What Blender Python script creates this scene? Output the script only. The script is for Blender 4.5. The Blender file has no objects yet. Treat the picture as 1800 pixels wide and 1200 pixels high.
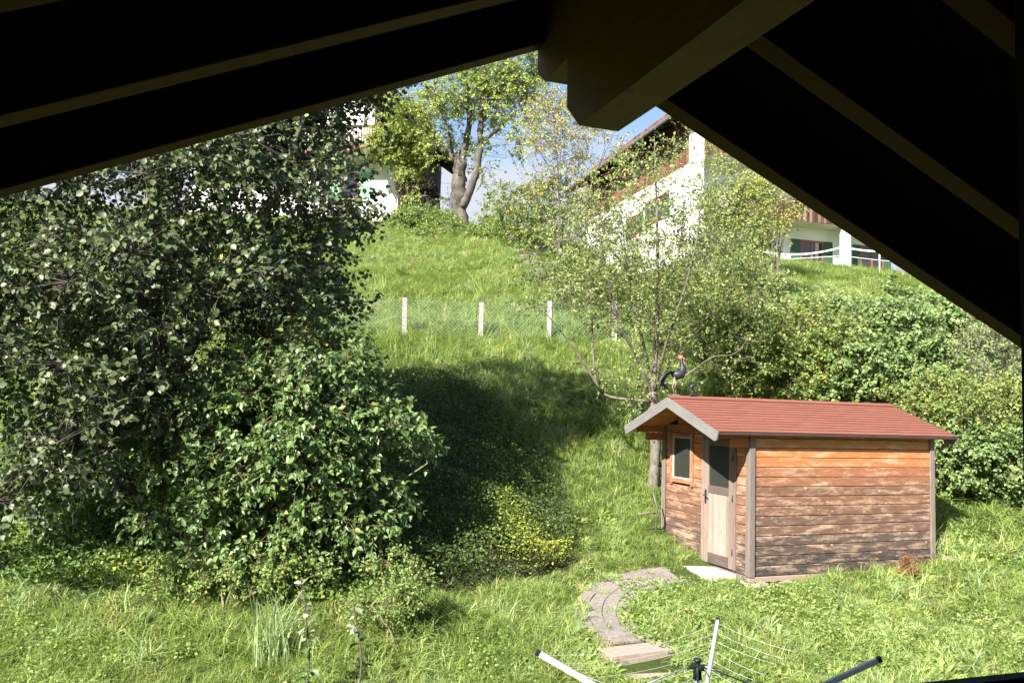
import bpy, math, random
import numpy as np
from mathutils import Vector, Matrix
RA = math.radians
rng = np.random.default_rng(7)
random.seed(7)
scn = bpy.context.scene
COL = scn.collection

# ------------------------------------------------------------------ camera, sky, sun, exposure
FPX, PITCH, ROLL = 1450.0, 0.0804, 0.0301          # focal length in pixels of the 1800 px wide photo
_f = np.array([0, math.cos(PITCH), math.sin(PITCH)])
_u0 = np.array([0, -math.sin(PITCH), math.cos(PITCH)])
_r0 = np.array([1., 0, 0])
_r = math.cos(ROLL) * _r0 + math.sin(ROLL) * _u0
_u = -math.sin(ROLL) * _r0 + math.cos(ROLL) * _u0
cam_d = bpy.data.cameras.new('camera')
cam = bpy.data.objects.new('camera', cam_d)
COL.objects.link(cam)
cam_d.sensor_fit = 'HORIZONTAL'; cam_d.sensor_width = 36; cam_d.lens = 36 * FPX / 1800
cam_d.clip_start = 0.02; cam_d.clip_end = 3000
m = Matrix.Identity(4)
for i in range(3):
    m[i][0], m[i][1], m[i][2] = _r[i], _u[i], -_f[i]
cam.matrix_world = m
scn.camera = cam

SUN_AZ, SUN_EL = RA(34.0), RA(38.0)                # direction the sunlight travels, from +Y towards +X
trav = np.array([math.sin(SUN_AZ) * math.cos(SUN_EL), math.cos(SUN_AZ) * math.cos(SUN_EL), -math.sin(SUN_EL)])
sd = bpy.data.lights.new('sun', 'SUN'); sd.energy = 5.0; sd.angle = RA(0.5); sd.color = (1.0, 0.95, 0.86)
sun = bpy.data.objects.new('sun', sd); COL.objects.link(sun)
sun.rotation_euler = Vector(trav).to_track_quat('-Z', 'Y').to_euler()
sun.location = (-20, -30, 40)

world = bpy.data.worlds.new('World'); scn.world = world; world.use_nodes = True
wt = world.node_tree; wn = wt.nodes; wl = wt.links
bg = wn['Background']; bg.inputs[1].default_value = 0.068
sky = wn.new('ShaderNodeTexSky'); sky.sky_type = 'NISHITA'; sky.sun_disc = False
sky.sun_elevation = SUN_EL; sky.sun_rotation = SUN_AZ + math.pi; sky.air_density = 1.0; sky.dust_density = 0.6
# clouds: a bank low over the hill and a few thin veils
tc = wn.new('ShaderNodeTexCoord'); mp = wn.new('ShaderNodeMapping'); mp.inputs['Scale'].default_value = (1.6, 1.6, 5.0)
nz = wn.new('ShaderNodeTexNoise'); nz.inputs['Scale'].default_value = 2.2; nz.inputs['Detail'].default_value = 7; nz.inputs['Roughness'].default_value = 0.55
sp = wn.new('ShaderNodeSeparateXYZ')
mr = wn.new('ShaderNodeMapRange'); mr.inputs[1].default_value = 0.22; mr.inputs[2].default_value = 0.36; mr.inputs[3].default_value = 0.30; mr.inputs[4].default_value = -0.04
ad = wn.new('ShaderNodeMath'); ad.operation = 'ADD'
cr = wn.new('ShaderNodeValToRGB'); cr.color_ramp.elements[0].position = 0.54; cr.color_ramp.elements[1].position = 0.76
mx = wn.new('ShaderNodeMix'); mx.data_type = 'RGBA'; mx.inputs['B'].default_value = (3.5, 3.6, 4.1, 1)
wl.new(tc.outputs['Generated'], mp.inputs[0]); wl.new(mp.outputs[0], nz.inputs['Vector'])
wl.new(tc.outputs['Generated'], sp.inputs[0]); wl.new(sp.outputs['Z'], mr.inputs[0])
wl.new(nz.outputs['Fac'], ad.inputs[0]); wl.new(mr.outputs[0], ad.inputs[1]); wl.new(ad.outputs[0], cr.inputs[0])
wl.new(cr.outputs[0], mx.inputs['Factor']); wl.new(sky.outputs[0], mx.inputs['A']); wl.new(mx.outputs['Result'], bg.inputs[0])

scn.view_settings.view_transform = 'Standard'; scn.view_settings.look = 'None'
scn.view_settings.exposure = 1.75; scn.view_settings.gamma = 1.0
scn.view_settings.use_curve_mapping = False
scn.render.engine = 'CYCLES'
scn.cycles.max_bounces = 8; scn.cycles.transparent_max_bounces = 8; scn.cycles.transmission_bounces = 6

# ------------------------------------------------------------------ helpers
def ray(px, py):
    return _f + _r * (px - 900) / FPX - _u * (py - 600) / FPX
def P(px, py, Y):
    """the point of the place that lies Y metres ahead in the measured direction"""
    d = ray(px, py); return d * (Y / d[1])
def nrm(v):
    v = np.asarray(v, float); return v / (np.linalg.norm(v, axis=-1, keepdims=True) + 1e-12)
def sst(a, b, x):
    t = np.clip((np.asarray(x, float) - a) / (b - a), 0, 1); return t * t * (3 - 2 * t)

_T = np.random.default_rng(3).random((64, 64))
def vnoise(x, y, s=1.0):
    x = np.asarray(x, float) / s + 100; y = np.asarray(y, float) / s + 100
    xi = np.floor(x).astype(int); yi = np.floor(y).astype(int); fx = x - xi; fy = y - yi
    fx = fx * fx * (3 - 2 * fx); fy = fy * fy * (3 - 2 * fy)
    a = _T[xi % 64, yi % 64]; b = _T[(xi + 1) % 64, yi % 64]; c = _T[xi % 64, (yi + 1) % 64]; d = _T[(xi + 1) % 64, (yi + 1) % 64]
    return (a * (1 - fx) + b * fx) * (1 - fy) + (c * (1 - fx) + d * fx) * fy - 0.5

PY = [-20, 0, 5, 6.5, 8, 10, 11.4, 12.6, 14, 15.5, 18, 20, 22, 26, 30, 34, 38, 40, 44, 60, 120, 600]
PZ = [-3.7, -3.7, -3.6, -3.35, -2.80, -2.50, -2.36, -2.18, -1.75, -1.12, 0.12, 0.98, 1.87, 3.45, 5.05, 6.68, 8.22, 8.55, 8.6, 8.2, 5, -10]
def G(x, y, rough=True):
    x = np.asarray(x, float); y = np.asarray(y, float)
    z = (np.interp(y, PY, PZ) + np.interp(y - .5, PY, PZ) + np.interp(y + .5, PY, PZ)) / 3
    z = z + 0.36 * sst(0.8, -2.2, x) * sst(8, 10, y) * sst(16, 12, y)
    z = z + 0.55 * sst(0.6, -1.6, x) * sst(10.5, 12.5, y) * sst(20, 14.5, y)
    z = z - 0.08 * np.maximum(0, x - 2) * sst(20, 38, y) * (x < 60)
    z = z + 0.03 * np.maximum(0, -x - 2) * sst(20, 38, y) * (x > -60)
    z = z - 1.7 * np.exp(-((x - 5.6) / 2.6) ** 2) * sst(27, 35, y) * sst(60, 44, y)
    if rough:
        z = z + 0.10 * vnoise(x, y, 1.7) * sst(8.5, 11, y) + 0.05 * vnoise(x, y, .6) + 0.5 * vnoise(x, y, 9) * sst(22, 30, y)
    return z
def on_ground(px, Y, dz=0.0):
    p = P(px, 700, Y); return np.array([p[0], Y, float(G(p[0], Y)) + dz])

def tag(o, label=None, cat=None, group=None, kind=None):
    if label: o['label'] = label
    if cat: o['category'] = cat
    if group: o['group'] = group
    if kind: o['kind'] = kind
    return o
def empty(name, loc, rz=0.0, parent=None):
    o = bpy.data.objects.new(name, None); COL.objects.link(o)
    o.location = [float(c) for c in loc]; o.rotation_euler = (0, 0, rz); o.empty_display_size = .2
    if parent: o.parent = parent
    return o
def link(name, me, mat=None, parent=None, loc=None, rot=None):
    o = bpy.data.objects.new(name, me); COL.objects.link(o)
    if mat is not None and len(me.materials) == 0: me.materials.append(mat)
    if parent: o.parent = parent
    if loc is not None: o.location = [float(c) for c in loc]
    if rot is not None: o.rotation_euler = rot
    return o

class MB:
    """collects simple shapes for one mesh"""
    def __init__(s): s.v = []; s.f = []; s.sm = []
    def add(s, vs, fs, smooth=False):
        o = len(s.v); s.v += [tuple(map(float, v)) for v in vs]; s.f += [tuple(i + o for i in f) for f in fs]; s.sm += [smooth] * len(fs)
    def box(s, a, b, M=None, bev=0.0):
        x0, y0, z0 = a; x1, y1, z1 = b
        if bev > 0:
            e = bev
            vs = []
            for z, i in ((z0, e), (z0 + e, 0), (z1 - e, 0), (z1, e)):
                vs += [(x0 + i, y0 + i, z), (x1 - i, y0 + i, z), (x1 - i, y1 - i, z), (x0 + i, y1 - i, z)]
            fs = [(3, 2, 1, 0), (12, 13, 14, 15)]
            for k in range(3):
                for j in range(4): fs.append((k * 4 + j, k * 4 + (j + 1) % 4, k * 4 + 4 + (j + 1) % 4, k * 4 + 4 + j))
        else:
            vs = [(x0, y0, z0), (x1, y0, z0), (x1, y1, z0), (x0, y1, z0), (x0, y0, z1), (x1, y0, z1), (x1, y1, z1), (x0, y1, z1)]
            fs = [(3, 2, 1, 0), (4, 5, 6, 7), (0, 1, 5, 4), (1, 2, 6, 5), (2, 3, 7, 6), (3, 0, 4, 7)]
        if M is not None: vs = [M @ Vector(v) for v in vs]
        s.add(vs, fs)
    def tube(s, pts, rad, n=6, cap=True, smooth=True):
        pts = [np.array(p, float) for p in pts]; k = len(pts)
        if np.isscalar(rad): rad = [rad] * k
        vs = []; prev = None
        for i in range(k):
            t = nrm(pts[min(i + 1, k - 1)] - pts[max(i - 1, 0)])
            a = np.cross(t, [0, 0, 1.]) if prev is None else prev - t * (prev @ t)
            if np.linalg.norm(a) < 1e-3: a = np.cross(t, [0, 1., 0])
            a = nrm(a); b = np.cross(t, a); prev = a
            for j in range(n):
                an = 2 * math.pi * j / n
                vs.append(pts[i] + rad[i] * (math.cos(an) * a + math.sin(an) * b))
        fs = []
        for i in range(k - 1):
            for j in range(n): fs.append((i * n + j, i * n + (j + 1) % n, (i + 1) * n + (j + 1) % n, (i + 1) * n + j))
        if cap: fs.append(tuple(range(n))[::-1]); fs.append(tuple((k - 1) * n + j for j in range(n)))
        s.add(vs, fs, smooth)
    def prism(s, poly, axis, t0, t1):
        """poly: 2D outline (counter clockwise), extruded along axis (0,1,2)"""
        n = len(poly)
        def mk(p, t):
            if axis == 0: return (t, p[0], p[1])
            if axis == 1: return (p[0], t, p[1])
            return (p[0], p[1], t)
        vs = [mk(p, t0) for p in poly] + [mk(p, t1) for p in poly]
        fs = [tuple(range(n))[::-1], tuple(range(n, 2 * n))] + [(i, (i + 1) % n, n + (i + 1) % n, n + i) for i in range(n)]
        s.add(vs, fs)
    def mesh(s, name):
        me = bpy.data.meshes.new(name); me.from_pydata(s.v, [], s.f); me.validate()
        me.polygons.foreach_set('use_smooth', (s.sm + [False] * len(me.polygons))[:len(me.polygons)])
        import bmesh
        bm = bmesh.new(); bm.from_mesh(me); bmesh.ops.recalc_face_normals(bm, faces=bm.faces); bm.to_mesh(me); bm.free()
        return me
    def build(s, name, mat, parent=None, loc=None, rot=None): return link(name, s.mesh(name), mat, parent, loc, rot)

def np_mesh(name, V, F, attrs=None, smooth=False):
    """V (n,3); F (m,k) uniform polygon size"""
    me = bpy.data.meshes.new(name); m_, k = F.shape
    me.vertices.add(len(V)); me.vertices.foreach_set('co', np.ascontiguousarray(V, np.float32).ravel())
    me.loops.add(m_ * k); me.loops.foreach_set('vertex_index', np.ascontiguousarray(F, np.int32).ravel())
    me.polygons.add(m_); me.polygons.foreach_set('loop_start', np.arange(0, m_ * k, k, dtype=np.int32))
    if smooth: me.polygons.foreach_set('use_smooth', np.ones(m_, bool))
    for nme, arr in (attrs or {}).items():
        a = me.attributes.new(nme, 'FLOAT', 'POINT'); a.data.foreach_set('value', np.ascontiguousarray(arr, np.float32))
    me.update(calc_edges=True)
    return me

LEAF = {
 'quad': (np.array([(0, 0, 0), (-.5, .45, .10), (0, 1, -.10), (.5, .45, .10)]), np.array([(0, 2, 1), (0, 3, 2)])),
 'round': (np.array([(0, 0, 0), (-.42, .22, .05), (-.47, .62, .07), (0, 1, -.10), (.47, .62, .07), (.42, .22, .05)]), np.array([(0, 3, 2, 1), (0, 5, 4, 3)])),
 'point': (np.array([(0, 0, 0), (-.40, .20, .07), (-.34, .55, .04), (0, 1.05, -.22), (.34, .55, .04), (.40, .20, .07)]), np.array([(0, 3, 2, 1), (0, 5, 4, 3)])),
}
def leaf_arrays(C, D, N, S, W, rnd, shape):
    T, F = LEAF[shape]; n = len(C); k = len(T)
    D = nrm(D); side = nrm(np.cross(D, N)); N = np.cross(side, D)
    V = C[:, None, :] + S[:, None, None] * (T[None, :, 0, None] * (W * side[:, None, :]) + T[None, :, 1, None] * D[:, None, :] + T[None, :, 2, None] * N[:, None, :])
    FF = (F[None] + (np.arange(n) * k)[:, None, None]).reshape(-1, F.shape[1])
    return V.reshape(-1, 3), FF, np.repeat(rnd, k)
def leaf_object(name, C, D, N, S, W, rnd, shape, mat, parent):
    V, F, R_ = leaf_arrays(C, D, N, S, W, rnd, shape)
    return link(name, np_mesh(name, V, F, {'rnd': R_}), mat, parent)

def twig_mesh(A, B, r0, r1):
    """straight three sided twigs, vectorised"""
    t = nrm(B - A); a = nrm(np.cross(t, np.array([.3, .2, 1.0]))); b = np.cross(t, a)
    vs = []
    for Pn, rr in ((A, r0), (B, r1)):
        rr = np.broadcast_to(rr, (len(A),))
        for j in range(3):
            an = 2 * math.pi * j / 3; vs.append(Pn + rr[:, None] * (math.cos(an) * a + math.sin(an) * b))
    V = np.stack(vs, 1).reshape(-1, 3)
    F0 = np.array([(0, 1, 4, 3), (1, 2, 5, 4), (2, 0, 3, 5)])
    F = (F0[None] + (np.arange(len(A)) * 6)[:, None, None]).reshape(-1, 4)
    return V, F

# ------------------------------------------------------------------ materials
def newmat(name):
    mt = bpy.data.materials.new(name); mt.use_nodes = True
    return mt, mt.node_tree.nodes, mt.node_tree.links, mt.node_tree.nodes['Principled BSDF']
def ramp(n, pts):
    r = n.new('ShaderNodeValToRGB'); e = r.color_ramp.elements
    e[0].position = pts[0][0]; e[0].color = (*pts[0][1], 1); e[1].position = pts[-1][0]; e[1].color = (*pts[-1][1], 1)
    for p, c in pts[1:-1]:
        x = e.new(p); x.color = (*c, 1)
    return r
def simple(name, col, rough=.6, metal=0.0, var=0.25, scale=8.0, bump=0.0, detail=6, stretch=(1, 1, 1), spec=.5, coord='Object'):
    mt, n, l, b = newmat(name)
    tc = n.new('ShaderNodeTexCoord'); mp = n.new('ShaderNodeMapping'); mp.inputs['Scale'].default_value = stretch
    nz = n.new('ShaderNodeTexNoise'); nz.inputs['Scale'].default_value = scale; nz.inputs['Detail'].default_value = detail; nz.inputs['Roughness'].default_value = .65
    l.new(tc.outputs[coord], mp.inputs[0]); l.new(mp.outputs[0], nz.inputs['Vector'])
    c = np.array(col)
    r = ramp(n, [(.3, tuple(c * (1 - var))), (.7, tuple(np.minimum(1, c * (1 + var))))])
    l.new(nz.outputs['Fac'], r.inputs[0]); l.new(r.outputs[0], b.inputs['Base Color'])
    b.inputs['Roughness'].default_value = rough; b.inputs['Metallic'].default_value = metal; b.inputs['Specular IOR Level'].default_value = spec
    if bump:
        bp = n.new('ShaderNodeBump'); bp.inputs['Strength'].default_value = bump; bp.inputs['Distance'].default_value = .01
        l.new(nz.outputs['Fac'], bp.inputs['Height']); l.new(bp.outputs[0], b.inputs['Normal'])
    return mt
def leafmat(name, pts, rough=.5, trans=.35, spec=.4, attr='rnd', inst=False, tint=1.15):
    mt, n, l, b = newmat(name)
    at = n.new('ShaderNodeAttribute'); at.attribute_name = attr
    if inst: at.attribute_type = 'INSTANCER'
    r = ramp(n, pts); l.new(at.outputs['Fac'], r.inputs[0])
    b.inputs['Roughness'].default_value = rough; b.inputs['Specular IOR Level'].default_value = spec
    hs = n.new('ShaderNodeHueSaturation'); hs.inputs['Saturation'].default_value = 1.1; hs.inputs['Value'].default_value = tint
    tr = n.new('ShaderNodeBsdfTranslucent'); mxs = n.new('ShaderNodeMixShader'); mxs.inputs[0].default_value = trans
    l.new(r.outputs[0], b.inputs['Base Color']); l.new(r.outputs[0], hs.inputs['Color']); l.new(hs.outputs[0], tr.inputs[0])
    l.new(b.outputs[0], mxs.inputs[1]); l.new(tr.outputs[0], mxs.inputs[2]); l.new(mxs.outputs[0], n['Material Output'].inputs[0])
    return mt
def wood(name, pts, stretch=(1.2, 14, 14), rough=.75, spec=.25, blotch=None, use_tint=True, bump=.35, knots=True):
    """grain runs along local X; the per object property 'tint' (0..1) picks the tone of each board"""
    mt, n, l, b = newmat(name)
    tc = n.new('ShaderNodeTexCoord'); oi = n.new('ShaderNodeObjectInfo')
    off = n.new('ShaderNodeVectorMath'); off.operation = 'ADD'
    sc = n.new('ShaderNodeVectorMath'); sc.operation = 'SCALE'; sc.inputs['Scale'].default_value = 37.0
    cmb = n.new('ShaderNodeCombineXYZ')
    for k in range(3): l.new(oi.outputs['Random'], cmb.inputs[k])
    l.new(cmb.outputs[0], sc.inputs[0]); l.new(tc.outputs['Object'], off.inputs[0]); l.new(sc.outputs[0], off.inputs[1])
    mp = n.new('ShaderNodeMapping'); mp.inputs['Scale'].default_value = stretch; l.new(off.outputs[0], mp.inputs[0])
    g = n.new('ShaderNodeTexNoise'); g.inputs['Scale'].default_value = 4; g.inputs['Detail'].default_value = 8; g.inputs['Roughness'].default_value = .7; g.inputs['Distortion'].default_value = .4
    l.new(mp.outputs[0], g.inputs['Vector'])
    at = n.new('ShaderNodeAttribute'); at.attribute_type = 'OBJECT'; at.attribute_name = 'tint'
    ma = n.new('ShaderNodeMath'); ma.operation = 'MULTIPLY_ADD'; ma.inputs[1].default_value = .9
    l.new(g.outputs['Fac'], ma.inputs[0])
    sub = n.new('ShaderNodeMath'); sub.operation = 'SUBTRACT'; sub.inputs[1].default_value = .45
    if use_tint: l.new(at.outputs['Fac'], sub.inputs[0])
    else: sub.inputs[0].default_value = .5
    l.new(sub.outputs[0], ma.inputs[2])
    r = ramp(n, pts); l.new(ma.outputs[0], r.inputs[0]); colout = r.outputs[0]
    if blotch:
        n2 = n.new('ShaderNodeTexNoise'); n2.inputs['Scale'].default_value = 1.7; n2.inputs['Detail'].default_value = 12; n2.inputs['Roughness'].default_value = .8; n2.inputs['Distortion'].default_value = .15
        mp2 = n.new('ShaderNodeMapping'); mp2.inputs['Scale'].default_value = (1.5, 7, 7); l.new(off.outputs[0], mp2.inputs[0]); l.new(mp2.outputs[0], n2.inputs['Vector'])
        r2 = ramp(n, [(blotch[1], (0, 0, 0)), (blotch[2], (1, 1, 1))]); l.new(n2.outputs['Fac'], r2.inputs[0])
        mm = n.new('ShaderNodeMix'); mm.data_type = 'RGBA'; mm.inputs['B'].default_value = (*blotch[0], 1)
        mf = n.new('ShaderNodeMath'); mf.operation = 'MULTIPLY'; mf.inputs[1].default_value = blotch[3]
        l.new(r2.outputs[0], mf.inputs[0]); l.new(mf.outputs[0], mm.inputs['Factor']); l.new(colout, mm.inputs['A']); colout = mm.outputs['Result']
    if knots:
        vo = n.new('ShaderNodeTexVoronoi'); vo.inputs['Scale'].default_value = 3.2
        mp3 = n.new('ShaderNodeMapping'); mp3.inputs['Scale'].default_value = (1, 2.2, 2.2); l.new(off.outputs[0], mp3.inputs[0]); l.new(mp3.outputs[0], vo.inputs['Vector'])
        r3 = ramp(n, [(.05, (1, 1, 1)), (.10, (0, 0, 0))]); l.new(vo.outputs['Distance'], r3.inputs[0])
        m3 = n.new('ShaderNodeMix'); m3.data_type = 'RGBA'; m3.inputs['B'].default_value = (*(knots if isinstance(knots, tuple) else (.05, .03, .02)), 1)
        l.new(r3.outputs[0], m3.inputs['Factor']); l.new(colout, m3.inputs['A']); colout = m3.outputs['Result']
    l.new(colout, b.inputs['Base Color']); b.inputs['Roughness'].default_value = rough; b.inputs['Specular IOR Level'].default_value = spec
    if bump:
        bp = n.new('ShaderNodeBump'); bp.inputs['Strength'].default_value = bump; bp.inputs['Distance'].default_value = .004
        l.new(g.outputs['Fac'], bp.inputs['Height']); l.new(bp.outputs[0], b.inputs['Normal'])
    return mt

M = {}
M['shed'] = wood('shed_boards', [(0, (.042, .035, .034)), (.18, (.10, .066, .052)), (.38, (.17, .082, .050)), (.6, (.30, .125, .062)), (.82, (.50, .155, .042)), (1, (.36, .20, .085))],
                 blotch=((.62, .44, .31), .49, .71, .82), knots=(.45, .30, .20))
M['shed_grey'] = wood('shed_grey_timber', [(0, (.07, .062, .058)), (.5, (.15, .125, .11)), (1, (.33, .24, .19))], blotch=((.42, .24, .14), .55, .8, .5), knots=(.12, .09, .07))
M['barge'] = wood('weathered_barge', [(0, (.045, .043, .042)), (.5, (.125, .12, .115)), (1, (.26, .25, .235))], knots=(.08, .07, .065))
M['door'] = wood('door_timber', [(0, (.08, .062, .056)), (.5, (.20, .145, .12)), (.85, (.33, .25, .21)), (1, (.50, .40, .34))], knots=(.20, .13, .10))
M['soft_orange'] = wood('shed_soffit', [(0, (.20, .07, .03)), (.5, (.34, .12, .045)), (1, (.44, .18, .07))])
M['beam'] = wood('larch_beam', [(0, (.08, .042, .006)), (.5, (.18, .098, .013)), (1, (.26, .155, .025))], rough=.6, spec=.2, use_tint=False, blotch=((.06, .05, .015), .5, .8, .8))
M['beam_side'] = M['beam']
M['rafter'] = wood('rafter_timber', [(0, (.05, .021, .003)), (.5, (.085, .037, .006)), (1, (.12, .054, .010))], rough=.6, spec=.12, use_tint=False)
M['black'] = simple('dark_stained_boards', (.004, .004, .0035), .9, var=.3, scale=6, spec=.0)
M['black_post'] = simple('dark_stained_post', (.014, .013, .010), .7, var=.3, scale=6, spec=.2)
M['shingle'] = None
def shingle_mat():
    mt, n, l, b = newmat('red_shingle')
    tc = n.new('ShaderNodeTexCoord'); nz = n.new('ShaderNodeTexNoise'); nz.inputs['Scale'].default_value = 2.5; nz.inputs['Detail'].default_value = 10; nz.inputs['Roughness'].default_value = .8
    at = n.new('ShaderNodeAttribute'); at.attribute_type = 'OBJECT'; at.attribute_name = 'tint'
    l.new(tc.outputs['Object'], nz.inputs['Vector'])
    a = n.new('ShaderNodeMath'); a.operation = 'MULTIPLY_ADD'; a.inputs[1].default_value = .35; l.new(at.outputs['Fac'], a.inputs[0]); l.new(nz.outputs['Fac'], a.inputs[2])
    r = ramp(n, [(.2, (.15, .055, .038)), (.9, (.215, .078, .052)), (1.0, (.26, .11, .075))]); l.new(a.outputs[0], r.inputs[0]); l.new(r.outputs[0], b.inputs['Base Color'])
    g = n.new('ShaderNodeTexNoise'); g.inputs['Scale'].default_value = 220; bp = n.new('ShaderNodeBump'); bp.inputs['Strength'].default_value = .6; bp.inputs['Distance'].default_value = .003
    l.new(tc.outputs['Object'], g.inputs['Vector']); l.new(g.outputs['Fac'], bp.inputs['Height']); l.new(bp.outputs[0], b.inputs['Normal'])
    b.inputs['Roughness'].default_value = .85; b.inputs['Specular IOR Level'].default_value = .3
    return mt
M['shingle'] = shingle_mat()
M['felt'] = simple('dark_felt', (.05, .03, .028), .9)
def glassmat(name, col, rough=.03):
    mt, n, l, b = newmat(name)
    b.inputs['Base Color'].default_value = (*col, 1); b.inputs['Roughness'].default_value = rough; b.inputs['Transmission Weight'].default_value = .0
    b.inputs['Specular IOR Level'].default_value = .9
    return mt
def clear_glass():
    mt, n, l, b = newmat('window_glass')
    gl = n.new('ShaderNodeBsdfGlossy'); gl.inputs['Roughness'].default_value = .02
    tp = n.new('ShaderNodeBsdfTransparent'); tp.inputs[0].default_value = (.82, .86, .84, 1)
    fr = n.new('ShaderNodeFresnel'); fr.inputs[0].default_value = 1.5
    mu = n.new('ShaderNodeMath'); mu.operation = 'MULTIPLY_ADD'; mu.inputs[1].default_value = 1.6; mu.inputs[2].default_value = .03
    mx_ = n.new('ShaderNodeMixShader'); l.new(fr.outputs[0], mu.inputs[0]); l.new(mu.outputs[0], mx_.inputs[0]); l.new(tp.outputs[0], mx_.inputs[1]); l.new(gl.outputs[0], mx_.inputs[2])
    df = n.new('ShaderNodeBsdfDiffuse'); df.inputs[0].default_value = (.42, .44, .38, 1); m2 = n.new('ShaderNodeMixShader'); m2.inputs[0].default_value = .07
    l.new(mx_.outputs[0], m2.inputs[1]); l.new(df.outputs[0], m2.inputs[2]); l.new(m2.outputs[0], n['Material Output'].inputs[0]); return mt
M['glass'] = clear_glass()
M['dark_glass'] = glassmat('house_window_glass', (.02, .025, .03))
M['metal'] = simple('aluminium', (.58, .61, .66), .35, .7, var=.05, scale=20)
M['sunlit_metal'] = simple('sunlit_white_arm', (.82, .82, .82), .4, 0, var=.04, scale=20)  # left arm only: full sun painted in as white, other arms are plain aluminium
M['steel_dark'] = simple('grey_steel_rod', (.25, .30, .36), .4, .6, var=.05)
M['plastic'] = simple('black_plastic', (.012, .014, .016), .4, 0, var=.1)
M['cord'] = simple('white_cord', (.42, .46, .42), .7, 0, var=.1)
M['iron'] = simple('iron', (.035, .04, .048), .5, .5, var=.3, scale=30)
M['stone'] = simple('path_stone', (.19, .16, .145), .9, var=.38, scale=22, bump=.6, detail=9)
M['step'] = simple('sandstone_step', (.30, .225, .19), .9, var=.2, scale=14, bump=.5, detail=9)
M['rubble'] = simple('rubble_stone', (.36, .31, .27), .9, var=.35, scale=8, bump=.8)
M['slab'] = simple('concrete_slab', (.50, .46, .41), .9, var=.35, scale=9, bump=.4, detail=9)
M['plaster'] = simple('white_plaster', (.80, .79, .76), .9, var=.03, scale=3)
M['render'] = simple('pale_underside', (.62, .58, .54), .9, var=.04, scale=3)
M['brown_board'] = wood('brown_cladding', [(0, (.09, .035, .026)), (.5, (.17, .062, .045)), (1, (.24, .10, .07))], stretch=(14, 14, 1.2), knots=False)
M['balcony'] = wood('weathered_balcony', [(0, (.05, .028, .02)), (.5, (.12, .07, .05)), (1, (.24, .16, .12))], stretch=(14, 14, 1.2), knots=False)
M['dark_board'] = wood('dark_cladding', [(0, (.02, .012, .009)), (1, (.06, .035, .025))], stretch=(14, 14, 1.2), knots=False)
M['green_shutter'] = simple('green_shutter', (.16, .42, .22), .6, var=.1)
M['dark_shutter'] = simple('dark_green_shutter', (.035, .085, .05), .6, var=.1)
M['red_frame'] = simple('red_brown_frame', (.26, .075, .03), .5, var=.15)
M['tile'] = simple('roof_tiles', (.075, .062, .058), .85, var=.3, scale=12)
M['gutter'] = simple('zinc_gutter', (.22, .22, .22), .5, .6, var=.15)
M['post'] = simple('fence_post_wood', (.30, .27, .25), .85, var=.35, scale=5, stretch=(6, 6, 1), bump=.4)
M['wire'] = simple('green_wire', (.30, .42, .34), .5, .1, var=.1)
M['tape'] = simple('white_tape', (.8, .8, .78), .6, var=.03)
M['bark'] = simple('lichen_bark', (.085, .072, .058), .95, var=.8, scale=5, bump=1.0, detail=10, stretch=(1, 1, .35))
M['bark_pale'] = simple('pale_bark', (.13, .112, .09), .9, var=.6, scale=14, bump=.8, detail=8, stretch=(1, 1, .4))
M['bark_dark'] = simple('dark_bark', (.085, .07, .055), .9, var=.4, scale=12, bump=.8)
M['stem'] = simple('green_stem', (.16, .15, .07), .8, var=.3)

M['leaf_big'] = leafmat('grey_green_leaf', [(0, (0.048, 0.068, 0.026)), (.5, (0.08, 0.107, 0.043)), (.85, (0.112, 0.144, 0.054)), (.955, (0.16, 0.228, 0.048)), (.985, (0.556, 0.412, 0.035)), (1, (0.478, 0.183, 0.048))], rough=.5, trans=.20, spec=.5)
M['leaf_dog'] = leafmat('dogwood_leaf', [(0, (0.069, 0.121, 0.036)), (.5, (0.119, 0.195, 0.058)), (.9, (0.176, 0.259, 0.072)), (1, (0.393, 0.293, 0.072))], rough=.45, trans=.3, spec=.55)
M['leaf_mid'] = leafmat('apple_leaf', [(0, (0.144, 0.209, 0.055)), (.5, (0.238, 0.296, 0.092)), (.85, (0.355, 0.401, 0.139)), (1, (0.542, 0.418, 0.129))], rough=.5, trans=.4)
M['leaf_old'] = leafmat('old_tree_leaf', [(0, (0.17, 0.26, 0.061)), (.5, (0.299, 0.38, 0.091)), (.88, (0.46, 0.5, 0.122)), (1, (0.679, 0.521, 0.101))], rough=.5, trans=.42)
M['leaf_autumn'] = leafmat('autumn_leaf', [(0, (0.185, 0.312, 0.086)), (.4, (0.342, 0.416, 0.134)), (.7, (0.541, 0.395, 0.125)), (1, (0.641, 0.291, 0.115))], rough=.6, trans=.4)
M['leaf_haz'] = leafmat('hazel_leaf', [(0, (0.112, 0.179, 0.041)), (.5, (0.205, 0.277, 0.069)), (.87, (0.318, 0.356, 0.096)), (1, (0.617, 0.356, 0.096))], rough=.5, trans=.38)
M['leaf_maple'] = leafmat('maple_leaf', [(0, (0.097, 0.167, 0.053)), (.6, (0.182, 0.264, 0.086)), (1, (0.29, 0.334, 0.113))], rough=.5, trans=.32)
M['leaf_willow'] = leafmat('willow_leaf', [(0, (0.154, 0.209, 0.081)), (.6, (0.263, 0.314, 0.138)), (.9, (0.363, 0.401, 0.184)), (1, (0.489, 0.33, 0.161))], rough=.5, trans=.36)
M['leaf_coto'] = leafmat('cotoneaster_leaf', [(0, (0.046, 0.078, 0.021)), (.5, (0.108, 0.155, 0.031)), (.85, (0.27, 0.338, 0.046)), (1, (0.486, 0.486, 0.078))], rough=.5, trans=.25)
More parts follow.
